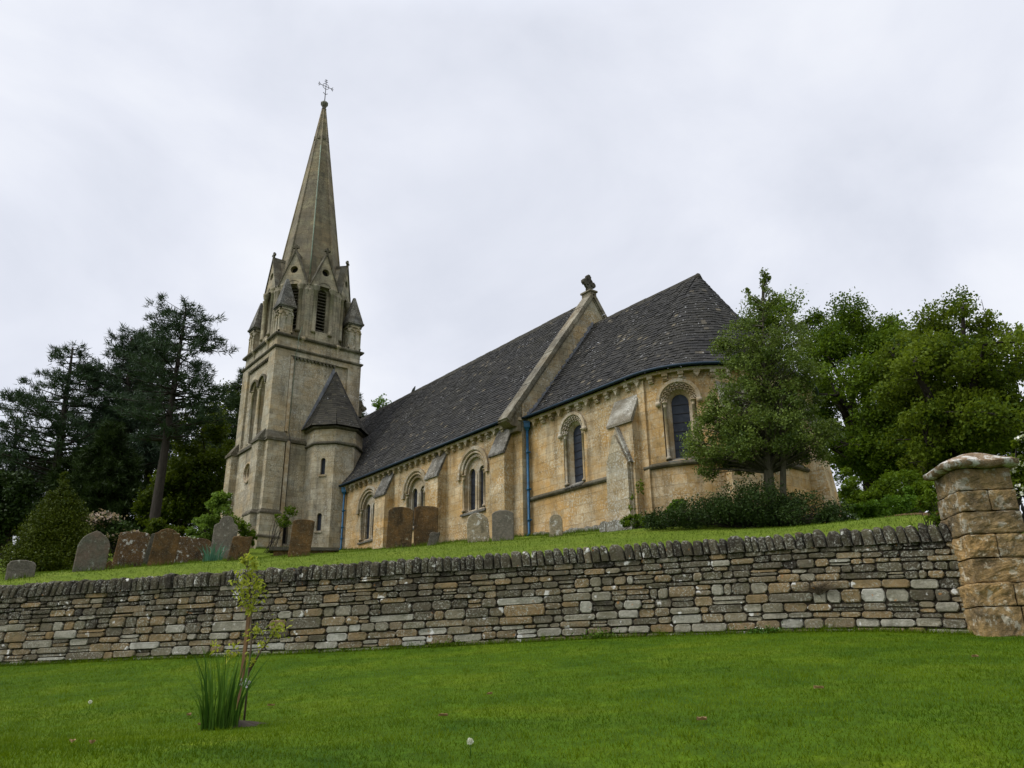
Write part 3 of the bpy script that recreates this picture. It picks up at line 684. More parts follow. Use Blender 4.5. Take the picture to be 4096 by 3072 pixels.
# --- gutters and downpipes
mb = MB(); mb.tube([(-34.62, 16.40, 8.44), (-21.55, 16.40, 8.44)], .05, 8)
mb.build('gutter', [M['bluedark']], church)
mb = MB(); gp = [(XG + .06, 16.69, 8.375), (ACX, 16.69, 8.375)] + [(*apse_pt(a, .31), 8.375) for a in np.linspace(a0, a1, 40)[1:]]
mb.tube(gp, .05, 8); mb.build('gutter', [M['bluedark']], church)
def downpipe(x, y, zt, zb):
    mb = MB(); mb.tube([(x, y, zt), (x, y, zb + .12), (x + .03, y - .04, zb + .05), (x + .09, y - .14, zb)], .048, 8)
    for z in (zt - .9, (zt + zb) / 2 - .3, zb + .55): mb.tube([(x, y, z - .04), (x, y, z + .04)], .062, 8); mb.box(lambda u, w, n: (x + u, y + n, z + w), -.10, .10, -.02, .02, .02, .06)
    d = mb.build('downpipe', [M['blue']], church)
    h = MB(); h.lathe(lambda u, w, n: (x + u, y + n, zt + w), [(.06, -.12), (.10, -.06), (.15, .0), (.15, .17), (.17, .17), (.17, .21), (.12, .21)], 4, smooth=False); h.build('hopper_head', [M['blue']], d)
downpipe(-20.79, 16.86, 8.05, float(UPF(-20.79, 16.6)) + .03); downpipe(-34.36, 16.56, 8.12, float(UPF(-34.36, 16.4)))
# --- gable coping, kneeler, cross
def coping(x0, x1, yA, zA, yB, zB, th):
    L = sqrt((yB - yA) ** 2 + (zB - zA) ** 2); ty, tz = (yB - yA) / L, (zB - zA) / L; ny, nz = -tz * (1 if yB > yA else -1), abs(ty)
    mb = MB(); n = int(L / .9)
    for k in range(n):
        a, b = L * k / n, L * (k + .985) / n; dz = rng.uniform(-.008, .008)
        T = lambda u, w, nn: (nn, yA + ty * u + ny * (w + dz), zA + tz * u + nz * (w + dz))
        mb.prism(T, [(a, -th), (b, -th), (b, 0), (a, 0)] if yB > yA else [(a, 0), (b, 0), (b, -th), (a, -th)], x0, x1)
        mb.prism(T, [(a, -th - .07), (b, -th - .07), (b, -th), (a, -th)] if yB > yA else [(a, -th), (b, -th), (b, -th - .07), (a, -th - .07)], x0 + .06, x1 - .05)
    return mb
mb = coping(-21.36, -20.82, 15.98, 8.28, 20.44, 14.42, .15)
m2 = coping(-21.36, -20.82, 25.02, 8.28, 20.56, 14.42, .15)
mb.add(m2.v, m2.f)
mb.prism(lambda u, w, n: (n, u, w), [(16.30, 8.06), (16.72, 8.06), (16.72, 8.95), (16.40, 8.55), (16.0, 8.2)], -21.38, -20.9)
mb.prism(lambda u, w, n: (n, u, w), [(16.48, 7.90), (16.72, 7.90), (16.72, 8.06), (16.48, 8.06)], -21.34, -20.9)
mb.box(lambda u, w, n: (n, 20.5 + u, w), -.16, .16, 14.2, 14.52, -21.36, -20.84); mb.box(lambda u, w, n: (n, 20.5 + u, w), -.21, .21, 14.46, 14.53, -21.4, -20.8)
cop = mb.build('gable_coping', [M['coping']], church)
def wheel_cross(x, y, zb, sc, rz):
    mb = MB(); c, s = cos(rz), sin(rz)
    T = lambda u, w, n: (x + c * n * sc - s * u * sc, y + s * n * sc + c * u * sc, zb + w * sc)
    mb.prism(T, [(-.12, 0), (.12, 0), (.07, .16), (-.07, .16)], -.09, .09)
    for a in (0, pi / 2, pi, 3 * pi / 2):
        Ta = lambda u, w, n: T(u * cos(a) - w * sin(a), .50 + u * sin(a) + w * cos(a), n)
        mb.prism(Ta, [(-.05, .03), (.05, .03), (.14, .33), (.10, .36), (.05, .42), (-.05, .42), (-.10, .36), (-.14, .33)], -.075, .075)
    k = 20; A = [(.19 * cos(2 * pi * i / k), .5 + .19 * sin(2 * pi * i / k)) for i in range(k + 1)]; B = [(.29 * cos(2 * pi * i / k), .5 + .29 * sin(2 * pi * i / k)) for i in range(k + 1)]
    mb.ring(T, A, .06, B, .06); mb.ring(T, B, .06, B, -.06); mb.ring(T, A, -.06, A, .06); mb.ring(T, B, -.06, A, -.06)
    return mb
wheel_cross(-21.1, 20.5, 14.47, .92, .12).build('gable_cross', [M['dirty']], cop)
mb = coping(-41.5, -41.0, 16.1, 8.3, 20.44, 14.40, .2); m2 = coping(-41.5, -41.0, 24.9, 8.3, 20.56, 14.40, .2); mb.add(m2.v, m2.f)
cw = mb.build('gable_coping', [M['weath']], church); wheel_cross(-41.2, 20.5, 14.38, 1.1, .1).build('gable_cross', [M['dirty']], cw)
# lead flashing stepped up the gable
mb = MB(); n = 34
for k in range(n):
    y0_ = 16.95 + 3.48 * k / n; z0_ = 8.46 + 4.50 * (k / n) - .12 * sin(pi * (k / n) ** .6); h = .16 + .05 * (k % 2) + rng.uniform(-.02, .02)
    mb.prism(lambda u, w, nn: (XG + nn, u, w), [(y0_ - .01, z0_ - .05), (y0_ + .125, z0_ + .09), (y0_ + .125, z0_ + .09 + h), (y0_ - .01, z0_ + h + .02)], .004, .02 + .006 * (k % 2))
mb.build('flashing', [M['lead']], church)

# ------------------------------------------------------------------ tower
TX0, TX1, TY0, TY1 = -40.78, -36.25, 13.25, 18.0
tw = MB()
def body(mb, x0, x1, y0, y1, z0, z1, mat=0):
    mb.box(lambda u, w, n: (u, n, w), x0, x1, z0, z1, y0, y1, mat)
# recessed panels: plane set back .12; S wall has openings
SX = TS(TY0 + .12); EX = TE(TX1 - .12)
bel = [(-38.98, .42, 11.05, 13.95), (-37.92, .42, 11.05, 13.95)]
wall_strips(tw, SX, TX0 + .1, TX1 - .12, 10.9, 15.45, bel)
wall_strips(tw, EX, TY0 + .12, TY1 - .1, 10.7, 15.45)
tw.quad((TX0 + .1, TY1 - .1, 4), (TX0 + .1, TY0 + .12, 4), (TX0 + .1, TY0 + .12, 15.5), (TX0 + .1, TY1 - .1, 15.5)); tw.quad((TX1 - .12, TY1 - .1, 4), (TX0 + .1, TY1 - .1, 4), (TX0 + .1, TY1 - .1, 15.5), (TX1 - .12, TY1 - .1, 15.5))
# lower stage walls
S0 = TS(TY0 + .02); E0 = TE(TX1 - .04)
k = 24; OC = [(-38.45 + .42 * cos(2 * pi * i / k), 9.42 + .42 * sin(2 * pi * i / k)) for i in range(k)]
tw.fill(S0, [[(TX0, 4), (TX1 - .04, 4), (TX1 - .04, 10.95), (TX0, 10.95)], OC], 0)
tw.fill(E0, [[(TY0 + .02, 4), (TY1, 4), (TY1, 10.9), (TY0 + .02, 10.9)], [(14.50, 5.75), (14.72, 5.75), (14.72, 7.02), (14.50, 7.02)]], 0)
# corner pilasters of the upper stage
for (x0, x1) in ((TX0, TX0 + .80), (TX1 - .85, TX1 - .003)):
    body(tw, x0, x1, TY0, TY0 + .5, 10.8, 15.46)
for (y0, y1) in ((TY0, TY0 + .82), (TY1 - .75, TY1)):
    body(tw, TX1 - .5, TX1, y0 + .003, y1, 10.8, 15.455)
body(tw, TX0 + .003, TX0 + .5, TY1 - .75, TY1 - .003, 4, 15.45)
# flush band above the panels, frieze, deck
tw.box(SX, TX0 + .8, TX1 - .85, 15.22, 15.452, 0, .118); tw.box(EX, TY0 + .82, TY1 - .75, 15.18, 15.452, 0, .118)
body(tw, TX0 + .06, TX1 - .06, TY0 + .06, TY1 - .06, 15.4, 16.28)
tower = tw.build('tower', [M['grey']], church)
# dogtooth corbel tables
mb = MB()
for i in range(12):
    y = TY0 + .98 + i * .205; mb.prism(EX, [(y - .10, 15.19), (y, 15.02), (y + .10, 15.19)], .01, .12)
    mb.box(EX, y - .105, y + .105, 15.17, 15.20, .0, .13)
mb.build('corbel_table', [M['dirty']], tower); mb = MB()
for i in range(13):
    x = TX0 + .98 + i * .215; mb.prism(SX, [(x - .10, 15.22), (x, 15.05), (x + .10, 15.22)], .01, .12)
mb.build('corbel_table', [M['dirty']], tower)
# strings
mb = MB()
def band(mb, x0, x1, y0, y1, z, h, o):
    P = [(0, 0), (o * .55, 0), (o, h * .35), (o, h * .7), (0, h)]
    def loop(e, zz): return [(x0 - e, y0 - e, zz), (x1 + e, y0 - e, zz), (x1 + e, y1 + e, zz), (x0 - e, y1 + e, zz)]
    vs = [q for e, w in P for q in loop(e, z + w)]
    mb.add(vs, [(j * 4 + i, j * 4 + (i + 1) % 4, (j + 1) * 4 + (i + 1) % 4, (j + 1) * 4 + i) for j in range(len(P) - 1) for i in range(4)])
band(mb, TX0, TX1, TY0, TY1, 15.46, .16, .09); mb.build('string_course', [M['dirty']], tower); mb = MB(); band(mb, TX0, TX1, TY0, TY1, 16.14, .18, .10); mb.build('string_course', [M['dirty']], tower)
for y in (14.62, 16.60):
    mb = MB(); mb.lathe(lambda u, w, n: (TX1 - .05 + u, y + n, w), [(.07, 15.6), (.07, 15.66), (.055, 15.70), (.055, 15.98), (.09, 16.06), (.12, 16.14), (.19, 16.18), (.19, 16.28), (.1, 16.33)], 10); mb.build('half_column', [M['grey']], tower)
for x in (-39.4, -37.5):
    mb = MB(); mb.lathe(lambda u, w, n: (x + u, TY0 + .05 + n, w), [(.07, 15.6), (.055, 15.70), (.055, 15.98), (.09, 16.06), (.19, 16.18), (.19, 16.28), (.1, 16.33)], 10); mb.build('half_column', [M['grey']], tower)
# weathering between lower and upper stage
def offset(mb, x0, x1, y0, y1, o, z0, z1, inn=0.0):
    A = [(x0 - o, y0 - o), (x1 + o, y0 - o), (x1 + o, y1 + o), (x0 - o, y1 + o)]; B = [(x0 + inn, y0 + inn), (x1 - inn, y0 + inn), (x1 - inn, y1 - inn), (x0 + inn, y1 - inn)]
    vs = [(x, y, z0 - .12) for x, y in A] + [(x, y, z0) for x, y in A] + [(x, y, z1) for x, y in B] + [(x, y, z0 - .2) for x, y in B]
    mb.add(vs, [(i, (i + 1) % 4, 4 + (i + 1) % 4, 4 + i) for i in range(4)] + [(4 + i, 4 + (i + 1) % 4, 8 + (i + 1) % 4, 8 + i) for i in range(4)] + [(12 + i, 12 + (i + 1) % 4, (i + 1) % 4, i) for i in range(4)])
mb = MB(); offset(mb, TX0, TX1 - .04, TY0 + .02, TY1, .10, 10.78, 11.06, .16)
mb.build('string_course', [M['dirty']], tower)
# angle buttresses of the lower stage (south pair, east one), with plinths
def angle_butt(x0, x1, y0, y1, out):
    mb = MB(); body(mb, x0, x1, y0, y1, 4.6, 10.72)
    ex, ey = (1, 0) if out == 'e' else (0, -1)
    for z, g in ((7.12, .07), (6.0, .10)):
        body(mb, x0 - .0 - (g if out == 's' else 0), x1 + g, y0 - g, y1 + (g if out == 'e' else 0), 4.5, z - .02)
        a = [(x0 - (g + .03 if out == 's' else 0), y0 - g - .03), (x1 + g + .03, y0 - g - .03), (x1 + g + .03, y1 + (g + .03 if out == 'e' else 0)), (x0 - (g + .03 if out == 's' else 0), y1 + (g + .03 if out == 'e' else 0))]
        b = [(x0, y0), (x1, y0), (x1, y1), (x0, y1)]
        vs = [(x, y, z - .08) for x, y in a] + [(x, y, z) for x, y in a] + [(x, y, z + .14) for x, y in b]
        mb.add(vs, [(i, (i + 1) % 4, 4 + (i + 1) % 4, 4 + i) for i in range(4)] + [(4 + i, 4 + (i + 1) % 4, 8 + (i + 1) % 4, 8 + i) for i in range(4)] + [(3, 2, 1, 0)], 1)
    a = [(x0 - .08, y0 - .08), (x1 + .08, y0 - .08), (x1 + .08, y1 + .08), (x0 - .08, y1 + .08)]
    sx = (-.30 if out == 'e' else .0); b = [(x0 + .02, y0 + (.34 if out == 's' else .03)), (x1 + (sx if out == 'e' else -.02), y0 + (.34 if out == 's' else .03)), (x1 + (sx if out == 'e' else -.02), y1), (x0 + .02, y1)]
    vs = [(x, y, 10.60) for x, y in a] + [(x, y, 10.72) for x, y in a] + [(x, y, 11.32) for x, y in b]
    mb.add(vs, [(i, (i + 1) % 4, 4 + (i + 1) % 4, 4 + i) for i in range(4)] + [(4 + i, 4 + (i + 1) % 4, 8 + (i + 1) % 4, 8 + i) for i in range(4)] + [(3, 2, 1, 0)], 1)
    return mb
angle_butt(TX1 - .5, TX1 + .18, TY0 - .0, TY0 + .86, 'e').build('buttress', [M['grey'], M['dirty']], tower)
angle_butt(TX1 - 1.12, TX1 - .26, TY0 - .30, TY0 + .3, 's').build('buttress', [M['grey'], M['dirty']], tower)
angle_butt(TX0 - .12, TX0 + .62, TY0 - .32, TY0 + .3, 's').build('buttress', [M['grey'], M['dirty']], tower)
# belfry twin blind arches on the south face
mb = MB(); g = MB()
for uc, hw, zb, zs in bel:
    P0, P1, P2 = perim(uc, .42, zb, zs), perim(uc, .30, zb + .05, zs), perim(uc, .20, zb + .1, zs)
    mb.ring(SX, P0, 0, P0, -.10); mb.ring(SX, P0, -.10, P1, -.10); mb.ring(SX, P1, -.10, P1, -.26); mb.ring(SX, P1, -.26, P2, -.26); mb.ring(SX, P2, -.26, P2, -.5)
    arch_band(mb, SX, uc, zs, .44, .555, -.01, .11, 1); arch_tube(mb, SX, uc, zs, .36, -.06, .05)
    for s in (-1, 1): colonnette(mb, SX, uc + s * .36, -.05, zb, zs, .055)
    g.fill(SX, [P2], -.48)
fr = mb.build('belfry_window', [M['grey'], M['dirty']], tower); g.build('opening', [M['weath']], fr)
mb = MB(); g = MB()
def circ(r): return [(-38.45 + r * cos(2 * pi * i / 24), 9.42 + r * sin(2 * pi * i / 24)) for i in range(25)]
mb.ring(S0, circ(.54), .0, circ(.54), .06); mb.ring(S0, circ(.54), .06, circ(.46), .07); mb.ring(S0, circ(.46), .07, circ(.42), -.05); mb.ring(S0, circ(.42), -.05, circ(.33), -.06); mb.ring(S0, circ(.33), -.06, circ(.30), -.32)
g.fill(S0, [circ(.30)[:-1]], -.31)
fr = mb.build('round_window', [M['trim']], tower); g.build('glass', [M['glass']], fr)
mb = MB(); P = [(14.50, 5.75), (14.50, 7.02), (14.72, 7.02), (14.72, 5.75), (14.50, 5.75)]; mb.ring(E0, P, 0, P, -.3); mb.fill(E0, [P[:-1][::-1]], -.28, 1)
mb.build('slit_window', [M['grey'], M['dark']], tower)
# drain pipe strip and lightning conductor on the east face
mb = MB(); mb.box(E0, 14.20, 14.40, 5.0, 10.7, 0, .14, 0); mb.box(EX, 14.10, 14.26, 11.2, 15.15, -.02, .10, 0)
mb.build('pilaster_strip', [M['trim']], tower)
mb = MB(); mb.tube([(TX1 + .01, 14.30, 11.2), (TX1 + .01, 14.32, 15.3), (TX1 + .12, 14.34, 15.6), (TX1 + .12, 14.36, 16.3), (-36.45, 14.62, 17.0)], .016, 5, 0); mb.tube([(TX1 + .13, 14.42, 5.4), (TX1 + .13, 14.40, 10.6), (TX1 + .01, 14.30, 11.2)], .014, 5, 1)
mb.build('lightning_conductor', [M['copper'], M['iron']], tower)
# corner pinnacles
pm = MB(); hw = .37
def pinn():
    mb = MB(); mb.box(lambda u, w, n: (u, n, w), -hw + .05, hw - .05, 0, 1.50, -hw + .05, hw - .05, 0)
    for a in range(4):
        T = TF(0, 0, a * pi / 2, hw - .05)
        mb.box(T, -hw, hw, 0, .16, -.02, .05); mb.box(T, -hw, hw, 1.38, 1.50, -.02, .05)
        for u in (-hw + .03, 0, hw - .08): colonnette(mb, T, u + (.025 if u > .1 else 0), .01, .16, 1.12, .035)
        for uc in (-.17, .17):
            for r0 in (.13,):
                arch_band(mb, T, uc, 1.11, .125, .165, -.01, .05, 0, 10)
        arch_band(mb, T, 0, 1.11, .29, .33, -.01, .055, 0, 12)
    for z, h, o in ((1.50, .07, .04), (1.57, .10, .10)):
        vs = [(sx * (hw + o), sy * (hw + o), zz) for zz in (z, z + h) for sx, sy in ((-1, -1), (1, -1), (1, 1), (-1, 1))]
        mb.add(vs, [(3, 2, 1, 0), (4, 5, 6, 7)] + [(i, (i + 1) % 4, 4 + (i + 1) % 4, 4 + i) for i in range(4)], 1)
    e = hw + .07; vs = [(sx * e, sy * e, 1.67) for sx, sy in ((-1, -1), (1, -1), (1, 1), (-1, 1))] + [(sx * .06, sy * .06, 3.28) for sx, sy in ((-1, -1), (1, -1), (1, 1), (-1, 1))]
    mb.add(vs, [(i, (i + 1) % 4, 4 + (i + 1) % 4, 4 + i) for i in range(4)] + [(4, 5, 6, 7)], 1)
    return mb
po = pinn().build('pinnacle', [M['grey'], M['weath']]); po.parent = tower
for i, (x, y) in enumerate(((TX1 - .45, TY0 + .45), (TX1 - .45, TY1 - .42), (TX0 + .45, TY0 + .45), (TX0 + .45, TY1 - .42))):
    o = po if i == 0 else po.copy()
    if i: COL.objects.link(o); o.parent = tower
    o.location = Vector((x, y, 16.28)) - wpos(tower)
# --- belfry octagon
BX, BY, BR = -38.52, 15.65, 2.15
hf = BR * math.tan(pi / 8)
bo = MB()
facets = [TF(BX, BY, i * pi / 4, BR) for i in range(8)]
for T in facets:
    wall_strips(bo, T, -hf, hf, 16.2, 19.55, [(0, .44, 16.9, 19.30)])
    P0, P1 = perim(0, .44, 16.9, 19.30), perim(0, .25, 17.02, 19.22)
    bo.ring(T, P0, 0, P0, -.22); bo.ring(T, P0, -.22, P1, -.22); bo.ring(T, P1, -.22, P1, -.5)
    for s in (-1, 1):
        Tl = lambda u, w, n: T(s * .47 + u, w, n + .01)
        bo.lathe(Tl, [(.14, 16.75), (.14, 16.85), (.11, 16.92), (.11, 19.16), (.13, 19.17), (.12, 19.22), (.19, 19.36), (.20, 19.42), (.20, 19.50), (.12, 19.54)], 10)
        bo.lathe(lambda u, w, n: T(s * (hf - .10) + u, w, n - .02), [(.10, 16.35), (.07, 16.5), (.07, 19.0), (.12, 19.12), (.13, 19.2), (.08, 19.24)], 8)
    bo.box(T, -.34, .34, 16.30, 16.80, 0, .05)
bo.fill(lambda u, w, n: (BX + u, BY + w, n), [[(BR / cos(pi / 8) * cos(pi / 8 + i * pi / 4), BR / cos(pi / 8) * sin(pi / 8 + i * pi / 4)) for i in range(8)]], 19.55)
belfry = bo.build('belfry', [M['belf']], church)
for T in facets:
    mb = MB()
    for k in range(13):
        z = 17.06 + k * .185; mb.prism(lambda u, w, n: T(n, z + w, u), [(-.46, .12), (-.24, -.02), (-.22, .01), (-.44, .15)][::-1], -.25, .25)
    mb.build('louvre', [M['slat']], belfry)
# gablets
for i, T in enumerate(facets):
    mb = MB(); k = 16; zc, rr = 20.40, .21
    OC = [(rr * cos(2 * pi * j / k), zc + rr * sin(2 * pi * j / k)) for j in range(k)]
    hw_ = .80; lo = 19.45
    tri = [(-hw_, lo), (-.44, lo)] + [(p[0], max(lo, p[1])) for p in perim(0, .44, lo, 19.32)[1:-1]] + [(.44, lo), (hw_, lo), (.05, 21.46), (-.05, 21.46)]
    mb.fill(T, [tri, OC], .02, 0); oc2 = OC + OC[:1]; mb.ring(T, oc2, .02, oc2, -.25); mb.fill(T, [OC], -.24, 1)
    for s in (-1, 1):
        a, b, c, d = T(s * hw_, lo, .05), T(s * .0, 21.5, .05), T(0, 21.5, -.95), T(s * hw_, lo, -.75)
        mb.add([a, b, c, d], [(0, 1, 2, 3) if s > 0 else (3, 2, 1, 0)], 0)
        mb.prism(T, [(s * hw_, lo - .02), (s * (hw_ + .05), lo), (s * .03, 21.58), (0, 21.46)][::(1 if s > 0 else -1)], -.35, .07, 2)
    mb.prism(T, [(-.06, 21.42), (.06, 21.42), (.03, 21.6), (-.03, 21.6)], -.75, .06, 2)
    for u0_, u1_, w0_, w1_ in ((-.055, .055, 21.55, 21.90), (-.17, .17, 21.68, 21.79)): mb.box(T, u0_, u1_, w0_, w1_, -.05 + .004 * (w1_ > 21.8), .06 - .004 * (w1_ > 21.8), 2)
    mb.build('gablet', [M['belf'], M['dark'], M['dirty']], belfry)
# --- spire
RG = [(19.50, 4.05), (20.4, 3.36), (21.8, 2.90), (32.6, .20)]
sp = MB(); c8 = cos(pi / 8)
def v8(z, Wd, k): a = pi / 8 + k * pi / 4; return (BX + Wd / 2 / c8 * cos(a), BY + Wd / 2 / c8 * sin(a), z)
sp.add([v8(z, w_, k) for z, w_ in RG for k in range(8)], [(j * 8 + i, j * 8 + (i + 1) % 8, (j + 1) * 8 + (i + 1) % 8, (j + 1) * 8 + i) for j in range(3) for i in range(8)] + [tuple(24 + i for i in range(8))])
for k in range(8): sp.tube([v8(z, w_, k) for z, w_ in RG], [.075, .07, .065, .025], 6)
for k in range(8):
    a = k * pi / 4; T = TF(BX, BY, a, .17 * .5 + (32.6 - 30.3) * .125)
    sp.prism(T, [(-.08, 30.15), (.08, 30.15), (0, 30.40)], -.05, .09)
spire = sp.build('spire', [M['spire']], church)
mb = MB(); kk = 7
mb.tube([tuple(np.array(v8(z, w_, kk)) + np.array([.06, -.03, 0])) for z, w_ in ((20.2, 3.44), (21.8, 2.92), (29.5, 1.02))], [.04, .035, .03], 5); mb.build('copper_strip', [M['copper']], spire)
mb = MB(); mb.lathe(lambda u, w, n: (BX + u, BY + n, w), [(.09, 32.5), (.15, 32.56), (.15, 32.61), (.09, 32.66), (.14, 32.78), (.21, 32.94), (.22, 33.04), (.16, 33.12), (.06, 33.16)], 10)
for k in range(8):
    a = k * pi / 4; mb.lathe(lambda u, w, n: (BX + .18 * cos(a) + u, BY + .18 * sin(a) + n, 33.0 + w), [(.015, -.12), (.06, -.04), (.06, .04), (.02, .09)], 6)
mb.build('finial', [M['weath']], spire)
mb = MB(); C0 = (BX, BY)
mb.tube([(BX, BY, 33.15), (BX, BY, 34.85)], [.028, .016], 6); mb.tube([(BX, BY - .42, 34.32), (BX, BY + .42, 34.32)], .018, 6)
mb.tube([(BX, BY + .2 * cos(2 * pi * i / 20), 34.32 + .2 * sin(2 * pi * i / 20)) for i in range(21)], .017, 5)
for s in (-1, 1):
    for q in (-1, 1):
        mb.tube([(BX, BY + s * .36, 34.32), (BX, BY + s * .46, 34.32 + q * .13)], [.014, .024], 5)
        mb.tube([(BX, BY, 34.60), (BX, BY + s * .10, 34.70)], [.012, .022], 5); mb.tube([(BX, BY, 33.70), (BX, BY + s * .14, 33.82)], [.012, .022], 5); mb.tube([(BX, BY, 34.72), (BX, BY + s * .07, 34.82)], [.012, .02], 5)
    mb.lathe(lambda u, w, n: (BX + u, BY + s * .47 + n, 34.32 + w), [(.008, -.05), (.03, 0), (.008, .05)], 6)
mb.build('weather_cross', [M['iron']], spire)

# ------------------------------------------------------------------ stair turret
UX, UY, UR = -35.86, 16.56, 1.255; h8 = UR * math.tan(pi / 8)
mb = MB(); fT = [TF(UX, UY, i * pi / 4, UR) for i in range(8)]
SL = [(8.97, 9.80), (6.28, 7.12)]
for i, T in enumerate(fT):
    if i == 7:
        tw_, yb = .115, 0
        pol = [[(-h8, 4), (h8, 4), (h8, 10.6), (-h8, 10.6)]] + [perim(-.02, .115, a, b - .115, 6) for a, b in SL]
        mb.fill(T, pol, 0)
    else: mb.quad(T(-h8, 4, 0), T(h8, 4, 0), T(h8, 10.6, 0), T(-h8, 10.6, 0))
    mb.quad(T(-h8 * 1.03, 10.62, .04), T(h8 * 1.03, 10.62, .04), T(h8 * 1.03, 11.3, .04), T(-h8 * 1.03, 11.3, .04))
turret = mb.build('stair_turret', [M['grey']], church)
mb = MB()
def oct_band(mb, R0, P, z):
    vs = [(UX + (R0 + e) / c8 * cos(pi / 8 + i * pi / 4), UY + (R0 + e) / c8 * sin(pi / 8 + i * pi / 4), z + w) for e, w in P for i in range(8)]
    mb.add(vs, [(j * 8 + i, j * 8 + (i + 1) % 8, (j + 1) * 8 + (i + 1) % 8, (j + 1) * 8 + i) for j in range(len(P) - 1) for i in range(8)])
oct_band(mb, UR, [(0, 0), (.04, .0), (.10, .05), (.10, .10), (.03, .18)], 10.46); oct_band(mb, UR, [(.03, 0), (.08, .03), (.15, .08), (.15, .15), (0, .15)], 11.22)
mb.build('string_course', [M['dirty']], turret)
for a, b in SL:
    P0 = perim(-.02, .115, a, b - .115, 6); mb = MB(); T = fT[7]; P0c = P0 + P0[:1]; mb.ring(T, P0c, 0, P0c, -.16)
    mb.box(T, -.20, .16, a - .09, a, -.02, .05)
    s = mb.build('slit_window', [M['trim']], turret); g = MB(); g.fill(T, [P0], -.14); g.build('glass', [M['glassb']], s)
ap = np.array([-36.32, 16.62, 14.9]); V = []; Tt = []
def tr_P(i):
    a = i * pi / 4; A = np.array(TF(UX, UY, a, UR + .26)(-(UR + .26) * math.tan(pi / 8), 11.36, 0)); B = np.array(TF(UX, UY, a, UR + .26)((UR + .26) * math.tan(pi / 8), 11.36, 0))
    nrm = np.cross(B - A, ap - A); nrm /= np.linalg.norm(nrm)
    def P(s, t, l): 
        sw = .10 * (1 - t) ** 4 - .05 * sin(pi * t)
        return tuple((A * (1 - s) + B * s) * (1 - t) + ap * t + nrm * (l + sw * .6))
    return P
for i in range(8):
    v_, t_ = slates(tr_P(i), 26, lambda t: max(.25, 1.25 * (1 - t)), .2, .014); V.append(v_); Tt.append(t_)
np_mesh('turret_roof', np.concatenate(V), 4, M['turretroof'], turret, np.concatenate(Tt))
mb = MB(); A = (TX1 - .11, 15.05, 11.5); mb.prism(lambda u, w, n: (TX1 - .115 + n, u, w), [(15.0, 11.45), (15.22, 11.45), (16.58, 14.85), (16.5, 15.1)], 0, .02); mb.build('flashing', [M['lead']], turret)

# ------------------------------------------------------------------ dry stone wall
def lerp(a, b, t): return a + (b - a) * t
def stone(mb, T, u0, u1, w0, w1, n, depth, tint, ch=.018):
    j = lambda a=.009: rng.uniform(-a, a)
    du, dw = u1 - u0, w1 - w0; c = min(.014, du * .2); c2 = rng.uniform(.012, .05, 4).clip(0, du * .3); cw = dw * rng.uniform(.2, .33); jj = np.r_[rng.uniform(-.002, .002, 2), rng.uniform(-.004, .004, 2), rng.uniform(-.002, .002, 2), rng.uniform(-.004, .004, 2)] * np.array([1, 1, 1, 1, 1, 1, 1, 1])
    def oct_(i):  # octagonal outline inset by i
        a0_, a1_, b0_, b1_ = u0 + i, u1 - i, w0 + i, w1 - i
        return [(a0_ + c2[0], b0_ + jj[0]), (a1_ - c2[1], b0_ + jj[1]), (a1_ + jj[2], b0_ + cw), (a1_ + jj[3], b1_ - cw), (a1_ - c2[2], b1_ + jj[4]), (a0_ + c2[3], b1_ + jj[5]), (a0_ + jj[6], b1_ - cw), (a0_ + jj[7], b0_ + cw)]
    o1, o2 = oct_(.002), oct_(.002); mc = np.array([(u0 + u1) / 2, (w0 + w1) / 2]); o3 = [tuple(np.array(q) + (mc - q) * np.array([min(.4, .013 / (du / 2)), .15])) for q in o2]
    vs = [T(u, w, n - depth) for u, w in o1] + [T(u, w, n - .016) for u, w in o2] + [T(u, w, n + j(.006)) for u, w in o3]
    mb.add(vs, [(r * 8 + i, r * 8 + (i + 1) % 8, (r + 1) * 8 + (i + 1) % 8, (r + 1) * 8 + i) for r in (0, 1) for i in range(8)] + [tuple(16 + i for i in range(8))], 0, tint)
WL = WS[-1] - .02
COPH = .27
def TW(s, h, n):
    """s along the wall, h 0..1 from foot to underside of the coping, n outward"""
    p, d = wall_at(s); zb, zt = p[2] - .12, p[3] - COPH; k = .10 * (1 - h)      # slight batter
    return (p[0] + d[1] * (n + k - .10), p[1] - d[0] * (n + k - .10), zb + (zt - zb) * h)
wall = thing('drystone_wall', tuple(WP[200, :3]), 'long lichened dry stone wall with upright coping stones across the lawn', 'wall')
mb = MB(); hs = [0.0]
while hs[-1] < .985:
    f = hs[-1]; hs.append(f + lerp(.115, .076, f) * rng.uniform(.72, 1.3))
hs[-1] = 1.0
if hs[-1] - hs[-2] < .03: hs.pop(-2)
wob = [rng.uniform(0, 6.28, 4) for _ in hs]
def hw_(i, s):
    a = wob[i]; w = 0 if i in (0, len(hs) - 1) else .011 * sin(s * 1.1 + a[0]) + .007 * sin(s * 2.7 + a[1]) + .004 * sin(s * 6.1 + a[2])
    return hs[i] + w
